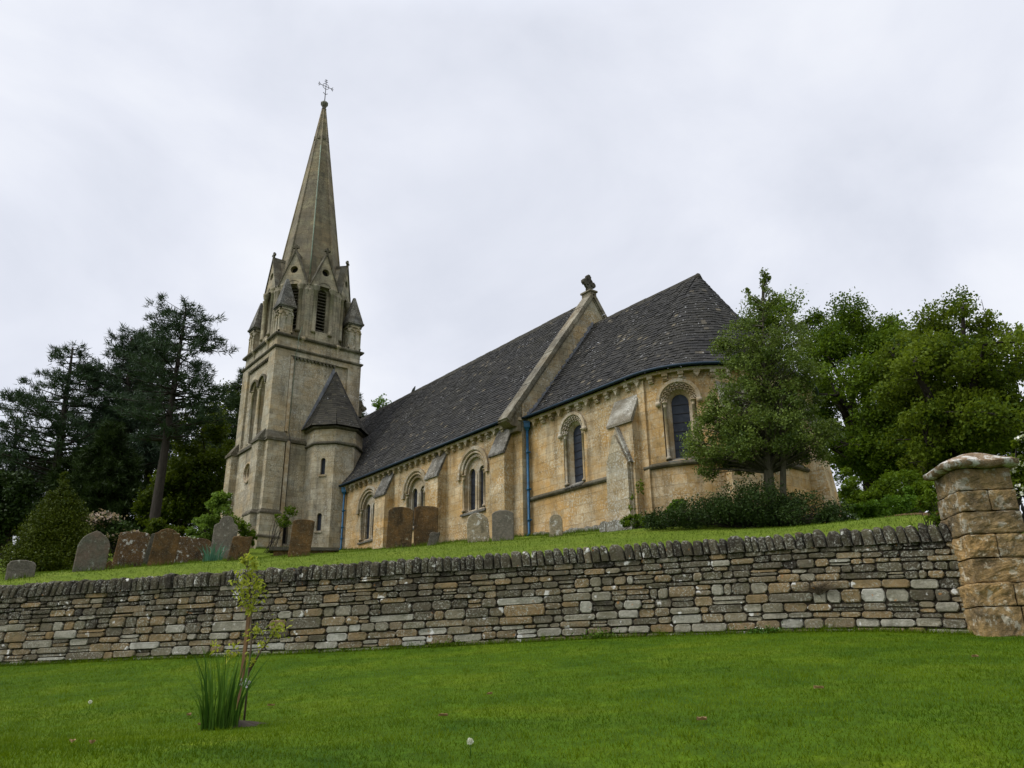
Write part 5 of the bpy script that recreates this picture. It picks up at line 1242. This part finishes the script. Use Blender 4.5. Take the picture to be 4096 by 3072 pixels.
# --- broadleaved background on the left
G2 = 'broadleaved trees behind the church'
def back_tree(px, ytop, ybase, d, wpx, mat, label, n=9000, ls=.19, ncl=55, name='broadleaf_tree', tr=.28):
    b = gz(at(px, ybase, d)); c = at(px, (ytop * .62 + ybase * .38), d); k = ppm(c); h = (ybase - ytop) / k
    ells = [(c, (wpx / k / 2, wpx / k / 2, h * .40)), (c + np.array([0, 0, -h * .22]), (wpx / k / 2 * 1.05, wpx / k / 2 * 1.05, h * .28)), (c + np.array([0, 0, h * .2]), (wpx / k / 3, wpx / k / 3, h * .20))]
    return broadleaf(name, b, b * .5 + (c + np.array([0, 0, -h * .1])) * .5, ells, ncl, wpx / k * .15, int(n * 1.8), ls, mat, M['bark'], label, 'tree', G2, tr, 7, .75)
back_tree(820, 1660, 2120, 51, 270, M['beech'], 'green leafy tree between the tallest pine and the tower', 11000)
back_tree(700, 1900, 2130, 50, 230, M['beech'], 'low green tree at the foot of the tallest pine', 8000)
back_tree(905, 1520, 2110, 66, 260, M['beech'], 'leafy tree at the left edge of the tower', 9000)
back_tree(130, 1850, 2150, 66, 330, M['cypress'], 'dark leafy mass behind the yew at the far left', 9000)
back_tree(10, 1900, 2230, 48, 240, M['cypress'], 'dark round-headed small tree at the left picture edge', 8000)
back_tree(1545, 1590, 2050, 70, 230, M['lime'], 'bright green treetop showing above the nave roof', 8000)
back_tree(560, 1760, 2100, 75, 420, M['cypress'], 'dark tree deep behind the pine trunks', 9000)
# --- yew, blossom bush, viburnum near the headstones
b = gz(at(215, 2300, 29)); c = at(225, 2120, 29); k = ppm(c)
foliage_mass('yew_tree', b, [E_(222 + 27 * q, 2262 - q * 335, 29, 205 * (1 - q) ** .9 + 12, 62) for q in np.linspace(0, 1, 10)], 80000, .075, M['yew'], 'broad cone-shaped olive green yew behind the left headstones', 'tree', None, .55, 12, M['bark'], .4, .4, nsub=240)
b = gz(at(455, 2180, 36)); foliage_mass('flowering_bush', b, [E_(410, 2100, 36, 75, 55), E_(480, 2130, 36, 90, 45), E_(540, 2160, 36, 60, 35)], 3500, .16, M['bushdark'], 'bush of faded pinkish blossom behind the brown headstones', 'bush', None, .5, 8, extra=(M['pink'], 170, .14, 'flowers'))
b = gz(at(850, 2190, 40)); foliage_mass('flowering_shrub', b, [E_(862, 2060, 40, 62, 95), E_(820, 2120, 40, 70, 60), E_(790, 2175, 40, 60, 40), E_(885, 2010, 40, 40, 60)], 6500, .15, M['viburnum'], 'light green shrub with white flower heads left of the tower', 'shrub', None, .45, 10, extra=(M['blossom'], 60, .085, 'flower_head'))
b = gz(at(960, 2170, 36)); foliage_mass('shrub', b, [E_(945, 2095, 35.5, 48, 38), E_(985, 2125, 35.5, 42, 36), E_(1000, 2160, 35.5, 28, 40)], 3600, .09, M['oak'], 'small round green shrub before the tower corner', 'shrub', None, .4, 14, stem_r=.02)
b = gz(at(1075, 2210, 36)); foliage_mass('climbing_shrub', b, [E_(1165, 2045, 36.2, 30, 25), E_(1135, 2085, 36.2, 34, 28), E_(1110, 2065, 36.2, 16, 14)], 1300, .08, M['oak'], 'wispy green climber leaning across the tower base', 'shrub', None, .3, 12, stem_r=.016)
foliage_mass('shrub', gz(at(690, 2200, 44)), [E_(640, 2130, 44, 70, 50), E_(720, 2150, 44, 80, 45), E_(600, 2160, 43, 50, 40)], 6000, .16, M['beech'], 'low green hedge behind the brown headstone row', 'hedge', None, .5, 8)
# --- oaks on the right
def oak(px, ybase, d, fork_px, ells, label, ncl, nl, mat, tr, holes=(), cr=1.0):
    b = gz(at(px, ybase, d)); f = at(*fork_px)
    return broadleaf('oak_tree', b, f, ells, ncl, cr, nl, .145, mat, M['bark'], label, 'tree', 'big trees right of the apse', tr, 22, .68, holes, sig=.20, limbr=.5, up=0.0)
oak(3495, 2040, 43, (3478, 1790, 43), [E_(3010, 1285, 44, 105, 80), E_(3180, 1275, 43, 130, 75), E_(3390, 1310, 43, 130, 85), E_(3560, 1420, 42, 110, 80), E_(3520, 1345, 42, 110, 65), E_(3620, 1400, 41, 100, 75), E_(3280, 1420, 42, 130, 80), E_(3450, 1560, 41, 120, 100, 3), E_(3380, 1760, 41, 120, 120, 3), E_(3560, 1800, 41, 110, 130, 3), E_(3270, 1620, 44, 90, 110)],
    'large spreading oak just right of the holly and apse', 230, 92000, M['oak'], .62, [(at(3330, 1500, 43), 1.3), (at(3310, 1750, 43), 1.2)], .72)
oak(3860, 2040, 38, (3850, 1740, 38), [E_(3830, 1300, 38, 150, 75), E_(3700, 1430, 38, 150, 80), E_(3980, 1420, 38, 150, 90), E_(3830, 1500, 37, 190, 100, 3.2), E_(3680, 1640, 38, 120, 110), E_(4000, 1620, 37, 160, 130), E_(3860, 1720, 36.5, 170, 110, 3), E_(3720, 1820, 38, 120, 110), E_(4060, 1760, 38, 110, 140)],
    'tallest broad oak above the gate pillar', 200, 88000, M['oak2'], .68, [(at(3610, 1600, 38), 1.1)], .66)
oak(3640, 2040, 52, (3640, 1800, 52), [E_(3640, 1500, 52, 210, 130), E_(3500, 1700, 52, 180, 130), E_(3760, 1700, 52, 190, 150), E_(3620, 1900, 52, 220, 110), E_(3450, 1920, 52, 130, 100)],
    'shadowed oak standing between the two larger oaks', 46, 11000, M['oak'], .5, (), 1.0)
foliage_mass('shrub', gz(at(3450, 2075, 30)), [E_(3420, 2060, 30, 90, 40), E_(3540, 2040, 30, 100, 50), E_(3620, 2010, 31, 80, 70)], 6000, .13, M['lime'], 'bright green undergrowth between apse and garden wall', 'shrub', None, .45, 10)
foliage_mass('shrub', gz(at(3640, 2050, 34)), [E_(3600, 1960, 34, 120, 90), E_(3480, 2000, 34, 90, 70), E_(3720, 1980, 33, 80, 90), E_(3390, 1960, 35, 70, 110), E_(3340, 2030, 34, 70, 60)], 13000, .14, M['oak'], 'dark leafy thicket under the oaks', 'shrub', None, .45, 10)
foliage_mass('rose_bush', gz(at(3745, 2085, 14.7)), [E_(3720, 2010, 14.7, 55, 60), E_(3760, 1965, 14.9, 38, 40), E_(3745, 2060, 14.6, 52, 35)], 2600, .045, M['oak'], 'rose bush with a few red blooms against the gate pillar', 'bush', None, .3, 16, extra=(M['red'], 7, .03, 'roses'), stem_r=.012)
foliage_mass('flowering_tree', gz(at(4075, 2080, 22)), [E_(4085, 1880, 22, 75, 80), E_(4100, 1960, 22, 65, 90), E_(4120, 1800, 22, 60, 60)], 5000, .10, M['oak2'], 'white-blossoming tree at the right edge beyond the gate', 'tree', None, .4, 12, extra=(M['blossom'], 70, .09, 'blossom'), stem_r=.05)
# --- holly in front of the apse
hb = gz(at(3075, 1990, 19.8)); hb2 = gz(at(3120, 2000, 19.8))
HE = [E_(3056, 1120, 20, 22, 36), E_(3055, 1175, 20, 42, 50), E_(3000, 1230, 20, 42, 50), E_(3080, 1250, 20, 60, 75), E_(3045, 1370, 20, 115, 105, 1.1), E_(3055, 1500, 20, 160, 110, 1.3), E_(3050, 1640, 20, 215, 110, 1.5), E_(2960, 1745, 20, 175, 100, 1.4), E_(3120, 1745, 20, 195, 95, 1.4),
      E_(2900, 1690, 20, 95, 90), E_(2860, 1850, 20, 75, 45), E_(3235, 1760, 20, 85, 95), E_(3000, 1825, 20, 170, 38, 1.3), E_(3190, 1600, 20, 80, 90)]
t = plant('holly_tree', hb, 'tall two-stemmed holly tree standing before the rounded apse', 'tree'); mb = MB()
fk = [at(3066, 1780, 20), at(3125, 1770, 20)]
for b_, f_, r_ in ((hb, at(3050, 1250, 20), .125), (hb2, at(3120, 1420, 19.9), .08)):
    mid = at(3068, 1800, 19.8) if r_ > .1 else at(3132, 1830, 19.8); pth = np.array([b_ - [0, 0, .3], b_ * .6 + mid * .4, mid, mid * .5 + f_ * .5 + rng.normal(0, .04, 3), f_]); mb.tube(pth, [r_ * 1.15, r_, r_ * .85, r_ * .5, r_ * .1], 8)
C = np.vstack([sample_in(HE, 420), [at(*q, 20) for q in ((3057, 1092), (3062, 1112), (3050, 1130), (3058, 1150), (2988, 1168), (2995, 1190), (3108, 1185), (3098, 1210), (3072, 1165), (2880, 1560), (2800, 1740), (2830, 1880), (2850, 1895))]]); ax = np.array([hb * (1 - q) + at(3050, 1220, 20) * q for q in np.linspace(.22, 1, 30)]); mb2 = MB()
for c in C:
    k = int(np.argmin(np.abs(ax[:, 2] - (c[2] - .5 * np.hypot(c[0] - hb[0], c[1] - hb[1]))))); mb2.tube(bez(ax[k], c, .03, 5), np.linspace(.028, .006, 5), 4, cap=False)
mb.add(mb2.v, mb2.f, smooth=True); mb.build('trunk', [M['barkgrey']], t)
P, Tn = [], []
for c in C:
    m = 150; rr = rng.uniform(.15, .34)
    if c[2] > at(3056, 1200, 20)[2]: rr, m = .13, 90
    P.append(clump_pts(c, (rr, rr, rr * .8), m, .2, 7, .20)); Tn.append(np.clip(rng.normal(.5, .15) + rng.normal(0, .2, m), 0, 1))
P = np.concatenate(P); Tn = np.concatenate(Tn)
np_mesh('crown', leaf_quads(P, .064, .55, .05), 4, [M['holly']], t, Tn)
# --- dark bush at its foot, ferns and young green beside it
b = gz(at(3000, 2105, 19.6))
foliage_mass('spreading_bush', b, [E_(3020, 2030, 19.6, 210, 92, 1.3), E_(2850, 2062, 19.8, 190, 62, 1.2), E_(3200, 2050, 19.2, 180, 68, 1.1), E_(2690, 2085, 20, 130, 36, .9), E_(3340, 2085, 19, 80, 32, .6)], 42000, .07, M['bushdark'], 'low spreading dark bush around the foot of the holly', 'bush', None, .5, 160, M['bark'], .35, .3, nsub=130, stem_r=.014)
foliage_mass('shrub', gz(at(2540, 2110, 22)), [E_(2530, 2085, 22, 55, 28), E_(2600, 2090, 21.5, 60, 26)], 3500, .06, M['oak'], 'small green shrub at the foot of the chancel buttress', 'shrub', None, .4, 10, stem_r=.01)
foliage_mass('shrub', gz(at(2715, 2075, 20.8)), [E_(2715, 2018, 20.6, 38, 22), E_(2690, 2040, 20.6, 40, 20)], 1500, .07, M['lime'], 'bright green leafy patch on top of the dark bush', 'shrub', None, .3, 8, stem_r=.01)
t = plant('seedling_tree', gz(at(2562, 2090, 22.2)), 'thin young sapling with drooping leaves beside the buttress', 'sapling'); mb = MB()
q0 = gz(at(2562, 2090, 22.2)); q1 = at(2546, 1930, 22.2); mb.tube(bez(q0, q1, 0, 6), np.linspace(.012, .004, 6), 5); mb.build('stem', [M['twig']], t)
P = np.concatenate([at(2546 + rng.uniform(-24, 24), y, 22.2) + rng.normal(0, .05, (26, 3)) for y in (1935, 1945, 1960, 1990, 2030)]); np_mesh('leaves', leaf_quads(P, .10, .4, .2), 4, [M['oak2']], t, rng.random(len(P)))

# ------------------------------------------------------------------ sapling, sword leaves, small things on the lawn
def sword_clump(name, base, n, h, spread, mat, label, lean=.25, wid=.022, rad=.2):
    t = plant(name, base, label, 'plant'); V = []; Tn = []
    for i in range(n):
        a = rng.uniform(0, 2 * pi); r = rad * sqrt(rng.random()); o = np.array(base) + [r * cos(a), r * sin(a), -.03]; H = h * (rng.uniform(.45, 1.0) if rng.random() < .68 else rng.uniform(.15, .4)); ln = lean * rng.random() ** 1.3 * (.35 + .9 * r / rad) + .10 * r / rad
        d = np.array([cos(a + rng.normal(0, .5)), sin(a + rng.normal(0, .5)), 0]); fc = rng.uniform(0, pi); sdv = np.array([cos(fc), sin(fc), 0]); w = wid * rng.uniform(.6, 1.2); prev = None; tt = rng.random()
        kink = rng.random() < .12
        for s_ in np.linspace(0, 1, 6):
            c = o + np.array([0, 0, H * (s_ - (.55 if kink else .22) * ln * s_ ** 3)]) + d * H * ln * s_ ** (2.0 if not kink else 1.6); ww = w * (1 - s_ ** 2.5) + .001
            cur = (c - sdv * ww / 2, c + sdv * ww / 2)
            if prev: V.append((prev[0], prev[1], cur[1], cur[0])); Tn.append(tt)
            prev = cur
    np_mesh('leaves', np.array(V), 4, [mat], t, np.array(Tn)); return t
cb = gz(at(880, 2895, 8.0), LOW)
sword_clump('sword_leaf_clump', cb, 160, .80, .2, M['sword'], 'clump of tall dark green sword-shaped leaves on the front lawn', .32, .016, .16)
sword_clump('sword_leaf_clump', gz(at(850, 2242, 27.5)), 90, .72, .3, M['swordblue'], 'clump of bluish sword leaves before the ornate headstone', .55, .035, .28)
sb = gz(at(985, 2790, 8.35), LOW)
t = plant('young_tree', sb, 'thin yellow-green young tree growing beside a wooden stake on the lawn', 'sapling'); mb = MB()
kx = lambda px, py: at(px, py, 8.3)
main = [sb - [0, 0, .05], kx(995, 2690), kx(1006, 2560), kx(1004, 2440), kx(996, 2350), kx(988, 2270), kx(980, 2240)]
mb.tube(main, [.010, .009, .008, .007, .006, .004, .003], 6); br2 = [kx(995, 2690), kx(1045, 2600), kx(1085, 2555), kx(1105, 2520)]; mb.tube(br2, [.010, .008, .006, .003], 6)
tips = [(972, 2238, 14, 1), (995, 2245, 26, 1), (1012, 2255, 16, 1), (985, 2290, 24, .9), (1015, 2300, 24, .9), (970, 2330, 26, .9), (1030, 2330, 22, .8), (1000, 2350, 30, 1), (965, 2370, 22, .8), (1035, 2365, 26, .9), (1045, 2350, 14, .7), (985, 2400, 28, 1), (1020, 2405, 26, .9), (970, 2395, 16, .7), (1005, 2430, 20, .9), (995, 2450, 12, .5),
        (1105, 2510, 34, 1.3), (1125, 2520, 22, .8), (1095, 2530, 20, .8), (1010, 2530, 26, .9), (1030, 2520, 20, .7), (1050, 2580, 22, .8), (855, 2585, 18, .5), (930, 2610, 22, .8), (910, 2625, 14, .5), (1000, 2655, 14, .6), (1010, 2640, 16, .6)]
P = []
for x, y, r, w in tips:
    c = kx(x, y); k = ppm(c); m = int(30 * w); P.append(c + rng.normal(size=(m, 3)) * r * .66 / k)
    if y < 2480 or x > 1030: 
        j = min((q for q in (main if x < 1045 else br2)), key=lambda q: np.linalg.norm(np.array(q) - c - np.array([0, 0, -.08]))); mb.tube([j, c], [.004, .002], 4)
mb.build('stem', [M['twig']], t); P = np.concatenate(P)
np_mesh('leaves', leaf_quads(P, .050, .42, .2, np.array([0, 0, .8])), 4, [M['sap']], t, rng.random(len(P)))
st0 = gz(at(962, 2745, 8.4), LOW); st1 = at(1000, 2425, 8.42); mb = MB(); dv = (st1 - st0)
mb.tube([st0 - [0, 0, .2], st0 + dv * .5, st1], [.022, .022, .021], 4); mb.v = [tuple(q) for q in mb.v]
for f in range(len(mb.sm)): mb.sm[f] = False
tag(mb.build('wooden_stake', [M['wood']], None, tuple(st0)), 'brown wooden stake supporting the young tree on the lawn', 'stake')
c = kx(985, 2730); np_mesh_o = np_mesh('white_rag', leaf_quads(c + rng.normal(size=(40, 3)) * .018, .035, .9, .3), 4, [M['tie']], None, None, tuple(c)); tag(np_mesh_o, 'white rag tied round the foot of the young tree', 'rag')
# bare soil patch under the clump
mb = MB(); cc = gz(at(960, 2880, 8.15), LOW); k = 26; rr = [.17 + .06 * sin(i * 1.7) + .05 * sin(i * 4.1) for i in range(k)]
pts = [(cc[0] + rr[i] * cos(2 * pi * i / k) * 1.3, cc[1] + rr[i] * sin(2 * pi * i / k) * .9) for i in range(k)]; vs = [(x, y, float(LOW(x, y)) + .004) for x, y in pts] + [(cc[0], cc[1], float(LOW(cc[0], cc[1])) + .05)]
mb.add(vs, [(i, (i + 1) % k, k) for i in range(k)]); o = mb.build('soil_patch', [M['soil']], None, tuple(cc)); o['kind'] = 'structure'
# dead twiggy plant in the wall, weeds at its foot
p, d = wall_at(WL - 2.15); T = lambda u, w, n: TW(WL - 2.15 + u, w, n); mb = MB(); o_ = np.array(TW(WL - 2.2, .50, 0))
for i in range(46):
    a = rng.uniform(-1.3, 1.3); L = rng.uniform(.2, .55); e = o_ + np.array([d[0] * sin(a) * L + d[1] * rng.uniform(.03, .2), d[1] * sin(a) * L - d[0] * rng.uniform(.03, .2), cos(a) * L * rng.uniform(.2, .8) - .02]); mb.tube(bez(o_ + rng.normal(0, .03, 3), e, .1, 5), [.005, .0045, .004, .003, .002], 4)
tag(mb.build('dead_plant', [M['twig']], None, tuple(o_)), 'dry brown twiggy plant growing out of the stone wall', 'plant')
def weeds(s_, n, w, h, label, flower=0, mat='sword'):
    p, d = wall_at(s_); o_ = gz(np.array([p[0] + d[1] * .06, p[1] - d[0] * .06, 0]), LOW); t = plant('weed_clump', o_, label, 'weeds'); V = []
    C = o_ + np.c_[np.outer(rng.normal(0, w, n), d), np.zeros(n)] + np.c_[np.outer(np.abs(rng.normal(0, .05, n)), [d[1], -d[0]]), np.abs(rng.normal(0, h, n))]
    np_mesh('leaves', leaf_quads(C, .06, .3, .1, np.array([0, 0, 1.0])), 4, [M[mat]], t, rng.random(n))
    if flower: Q = C[rng.integers(0, n, flower)] + [0, 0, .05]; np_mesh('flowers', leaf_quads(Q, .022, .9, 1), 4, [M['blossom']], t, rng.random(flower))
weeds(WL - 3.1, 260, .14, .05, 'weeds with tiny white flowers at the foot of the wall, nearer the pillar', 26)
weeds(WL - 5.9, 300, .17, .06, 'green weed tuft at the wall foot below the coping dip', 0, 'lime')
weeds(WL - 8.6, 260, .22, .05, 'grassy weeds at the wall foot under the brown long stone', 0, 'oak')
# small litter on the lawn: leaves and seed heads
for i, (px, py) in enumerate(((1770, 2880), (1085, 2835), (365, 2995), (800, 2915), (285, 2990), (2812, 2900), (3280, 2770), (3905, 2640), (1960, 2790), (755, 2875))):
    r = ray(px, py); dd = np.linspace(3, 16, 800); zz = LOW(r[0] * dd, r[1] * dd); k = int(np.argmax(zz > r[2] * dd)); q = r * dd[k]; q[2] = zz[k] + .03
    a = rng.uniform(0, 6.28); mb = MB(); ca, sa = cos(a), sin(a); T = lambda u, w, n: (q[0] + ca * u - sa * w, q[1] + sa * u + ca * w, q[2] + n)
    vs = []
    for u, h in ((-.035, 0), (-.015, .017), (.01, .021), (.03, .012), (.045, 0)):
        vs += [T(u, -h, .014 + rng.uniform(0, .01)), T(u, 0, .0), T(u, h, .012 + rng.uniform(0, .012))]
    mb.add(vs, [(j * 3 + k2, j * 3 + 3 + k2, j * 3 + 4 + k2, j * 3 + 1 + k2) for j in range(4) for k2 in (0, 1)], 0, float(rng.random()))
    tag(mb.build('fallen_leaf', [M['deadleaf']], None, tuple(q)), 'small curled brown dead leaf lying on the front lawn', 'leaf', 'fallen leaves on the lawn')
def seed_head(px, py, label):
    r = ray(px, py); dd = np.linspace(3, 16, 800); zz = LOW(r[0] * dd, r[1] * dd); k = int(np.argmax(zz > r[2] * dd)); q = r * dd[k]; q[2] = zz[k]
    t = plant('dandelion_clock', q, label, 'flower', 'dandelion clocks on the lawn'); mb = MB(); mb.tube([q, q + [.005, 0, .05], q + [0, .005, .085]], .003, 5); mb.build('stalk', [M['sword']], t)
    np_mesh('seed_head', leaf_quads(q + [0, 0, .095] + (lambda v: v / np.linalg.norm(v, axis=1)[:, None])(rng.normal(size=(160, 3))) * .018, .012, .4, 0), 4, [M['blossom']], t, rng.random(160))
seed_head(1880, 3035, 'larger white dandelion clock at the bottom of the lawn'); seed_head(355, 2845, 'small white dandelion clock at the left of the lawn')
# pigeon on the nave ridge
bx = -34.9; t0 = (bx, 20.5, 14.17); bird = thing('pigeon', t0, 'small grey pigeon perched on the nave roof ridge', 'bird'); mb = MB()
prof = [(-.22, .03, .020, .010), (-.15, .05, .035, .03), (-.06, .09, .065, .065), (.03, .12, .075, .075), (.09, .165, .055, .06), (.125, .215, .038, .042), (.15, .235, .034, .034), (.175, .232, .018, .018), (.20, .222, .006, .006)]
vs = [(bx + x, 20.5 + ry * cos(2 * pi * k / 8), 14.17 + z + rz * sin(2 * pi * k / 8)) for x, z, ry, rz in prof for k in range(8)]
mb.add(vs, [(j * 8 + k, j * 8 + (k + 1) % 8, (j + 1) * 8 + (k + 1) % 8, (j + 1) * 8 + k) for j in range(8) for k in range(8)] + [tuple(range(8)), tuple(64 + k for k in range(8))], 0, .5, True)
for s in (-1, 1): mb.tube([(bx + .02, 20.5 + s * .03, 14.21), (bx + .03, 20.5 + s * .03, 14.155)], .007, 4)
mb.build('body', [mat_plain('pigeon_grey', (.12, .125, .14), .7)], bird)

# ------------------------------------------------------------------ grass blades
def grass(name, n, dmin, dmax, f, h, w, mat, test, az=(-3, 99)):
    L = []
    while sum(map(len, L)) < n:
        m = n; px = rng.uniform(-1100, 5300, m); r = (RT[None] * (px - 2048)[:, None] + FW[None] * FOC + UPV[None] * (-900)); r = r[:, :2] / np.linalg.norm(r[:, :2], axis=1)[:, None]
        d = (dmin ** 1.3 + rng.random(m) * (dmax ** 1.3 - dmin ** 1.3)) ** (1 / 1.3); P = r * d[:, None]
        L.append(P[test(P)])
    P = np.concatenate(L)[:n]; z = f(P[:, 0], P[:, 1]); C = np.c_[P, z - .004]; a = rng.uniform(0, 2 * pi, n); H = (h * rng.uniform(.5, 1.4, n) * (1 + .8 * (np.sin(P[:, 0] * 7.3 + 1.7 * np.sin(P[:, 1] * 5.9)) * np.sin(P[:, 1] * 8.1 + P[:, 0] * 1.3) > .78)))[:, None]
    sdv = np.c_[np.cos(a), np.sin(a), np.zeros(n)] * w * .5; tip = C + np.c_[rng.normal(0, .5, (n, 2)) * H, H]
    k = .45 + .20 * np.sin(P[:, 0] * 1.3 + np.sin(P[:, 1] * .9) * 2) * np.sin(P[:, 1] * 1.7 + 1) + .14 * np.sin(P[:, 0] * 4.1 + 2 * np.sin(P[:, 1] * 2.3)) * np.sin(P[:, 1] * 3.7 - P[:, 0]) + .12 * np.sin((P[:, 0] * .62 - P[:, 1] * .78) * 4.2) 
    o = np_mesh(name, np.stack([C - sdv, C + sdv, tip], 1), 3, [mat], None, np.where(rng.random(n) < .012, 1.2, np.clip(k + rng.normal(0, .2, n), 0, 1))); o['kind'] = 'stuff'; return o
def sides(P):
    d2 = ((P[:, None, :] - WP[None, ::8, :2]) ** 2).sum(2); k = d2.argmin(1) * 8; t = np.gradient(WP[:, :2], axis=0)[k]; t /= np.linalg.norm(t, axis=1)[:, None]
    return (P[:, 0] - WP[k, 0]) * t[:, 1] - (P[:, 1] - WP[k, 1]) * t[:, 0]
grass('grass', 370000, 3.6, 21, LOW, .024, .007, M['grassblade'], lambda P: sides(P) > .0)
grass('grass', 120000, 13, 40, UPF, .035, .014, M['grassblade2'], lambda P: (sides(P) < -.45) & ~((P[:, 0] > -41) & (P[:, 0] < -15.6) & (P[:, 1] > 16.7)) & ~(np.hypot(P[:, 0] - ACX, P[:, 1] - ACY) < 3.5))
grass('grass', 12000, 12.5, 20, LOW, .075, .010, M['grassblade'], lambda P: (sides(P) > -.02) & (sides(P) < .14))

FEET = []
for o in bpy.data.objects:
    if o.get('category') == 'headstone':
        for _ in range(150):
            a, r = rng.uniform(0, 6.28), rng.uniform(.05, .52); FEET.append((o.location.x + r * cos(a), o.location.y + r * sin(a)))
for _ in range(5200):
    q = rng.random(); e = abs(rng.normal(0, .10)) + .02
    if q < .5: FEET.append((rng.uniform(-34.4, XG), YN - e))
    elif q < .7: FEET.append((rng.uniform(XG, -16.7), YC - .2 - e))
    elif q < .85: a = rng.uniform(-2.0, .6); FEET.append((UX + (UR + .1 + e) * cos(a), UY + (UR + .1 + e) * sin(a)))
    else: FEET.append((TX1 + .25 + e, rng.uniform(13.1, 15.3)))
FEET = np.array(FEET); n = len(FEET); z = UPF(FEET[:, 0], FEET[:, 1]); C = np.c_[FEET, z - .01]; a = rng.uniform(0, 6.28, n); H = rng.uniform(.05, .17, n)[:, None]
sdv = np.c_[np.cos(a), np.sin(a), np.zeros(n)] * .009; tip = C + np.c_[rng.normal(0, .4, (n, 2)) * H, H]
o = np_mesh('grass', np.stack([C - sdv, C + sdv, tip], 1), 3, [M['grassblade2']], None, np.clip(rng.normal(.4, .25, n), 0, 1)); o['kind'] = 'stuff'
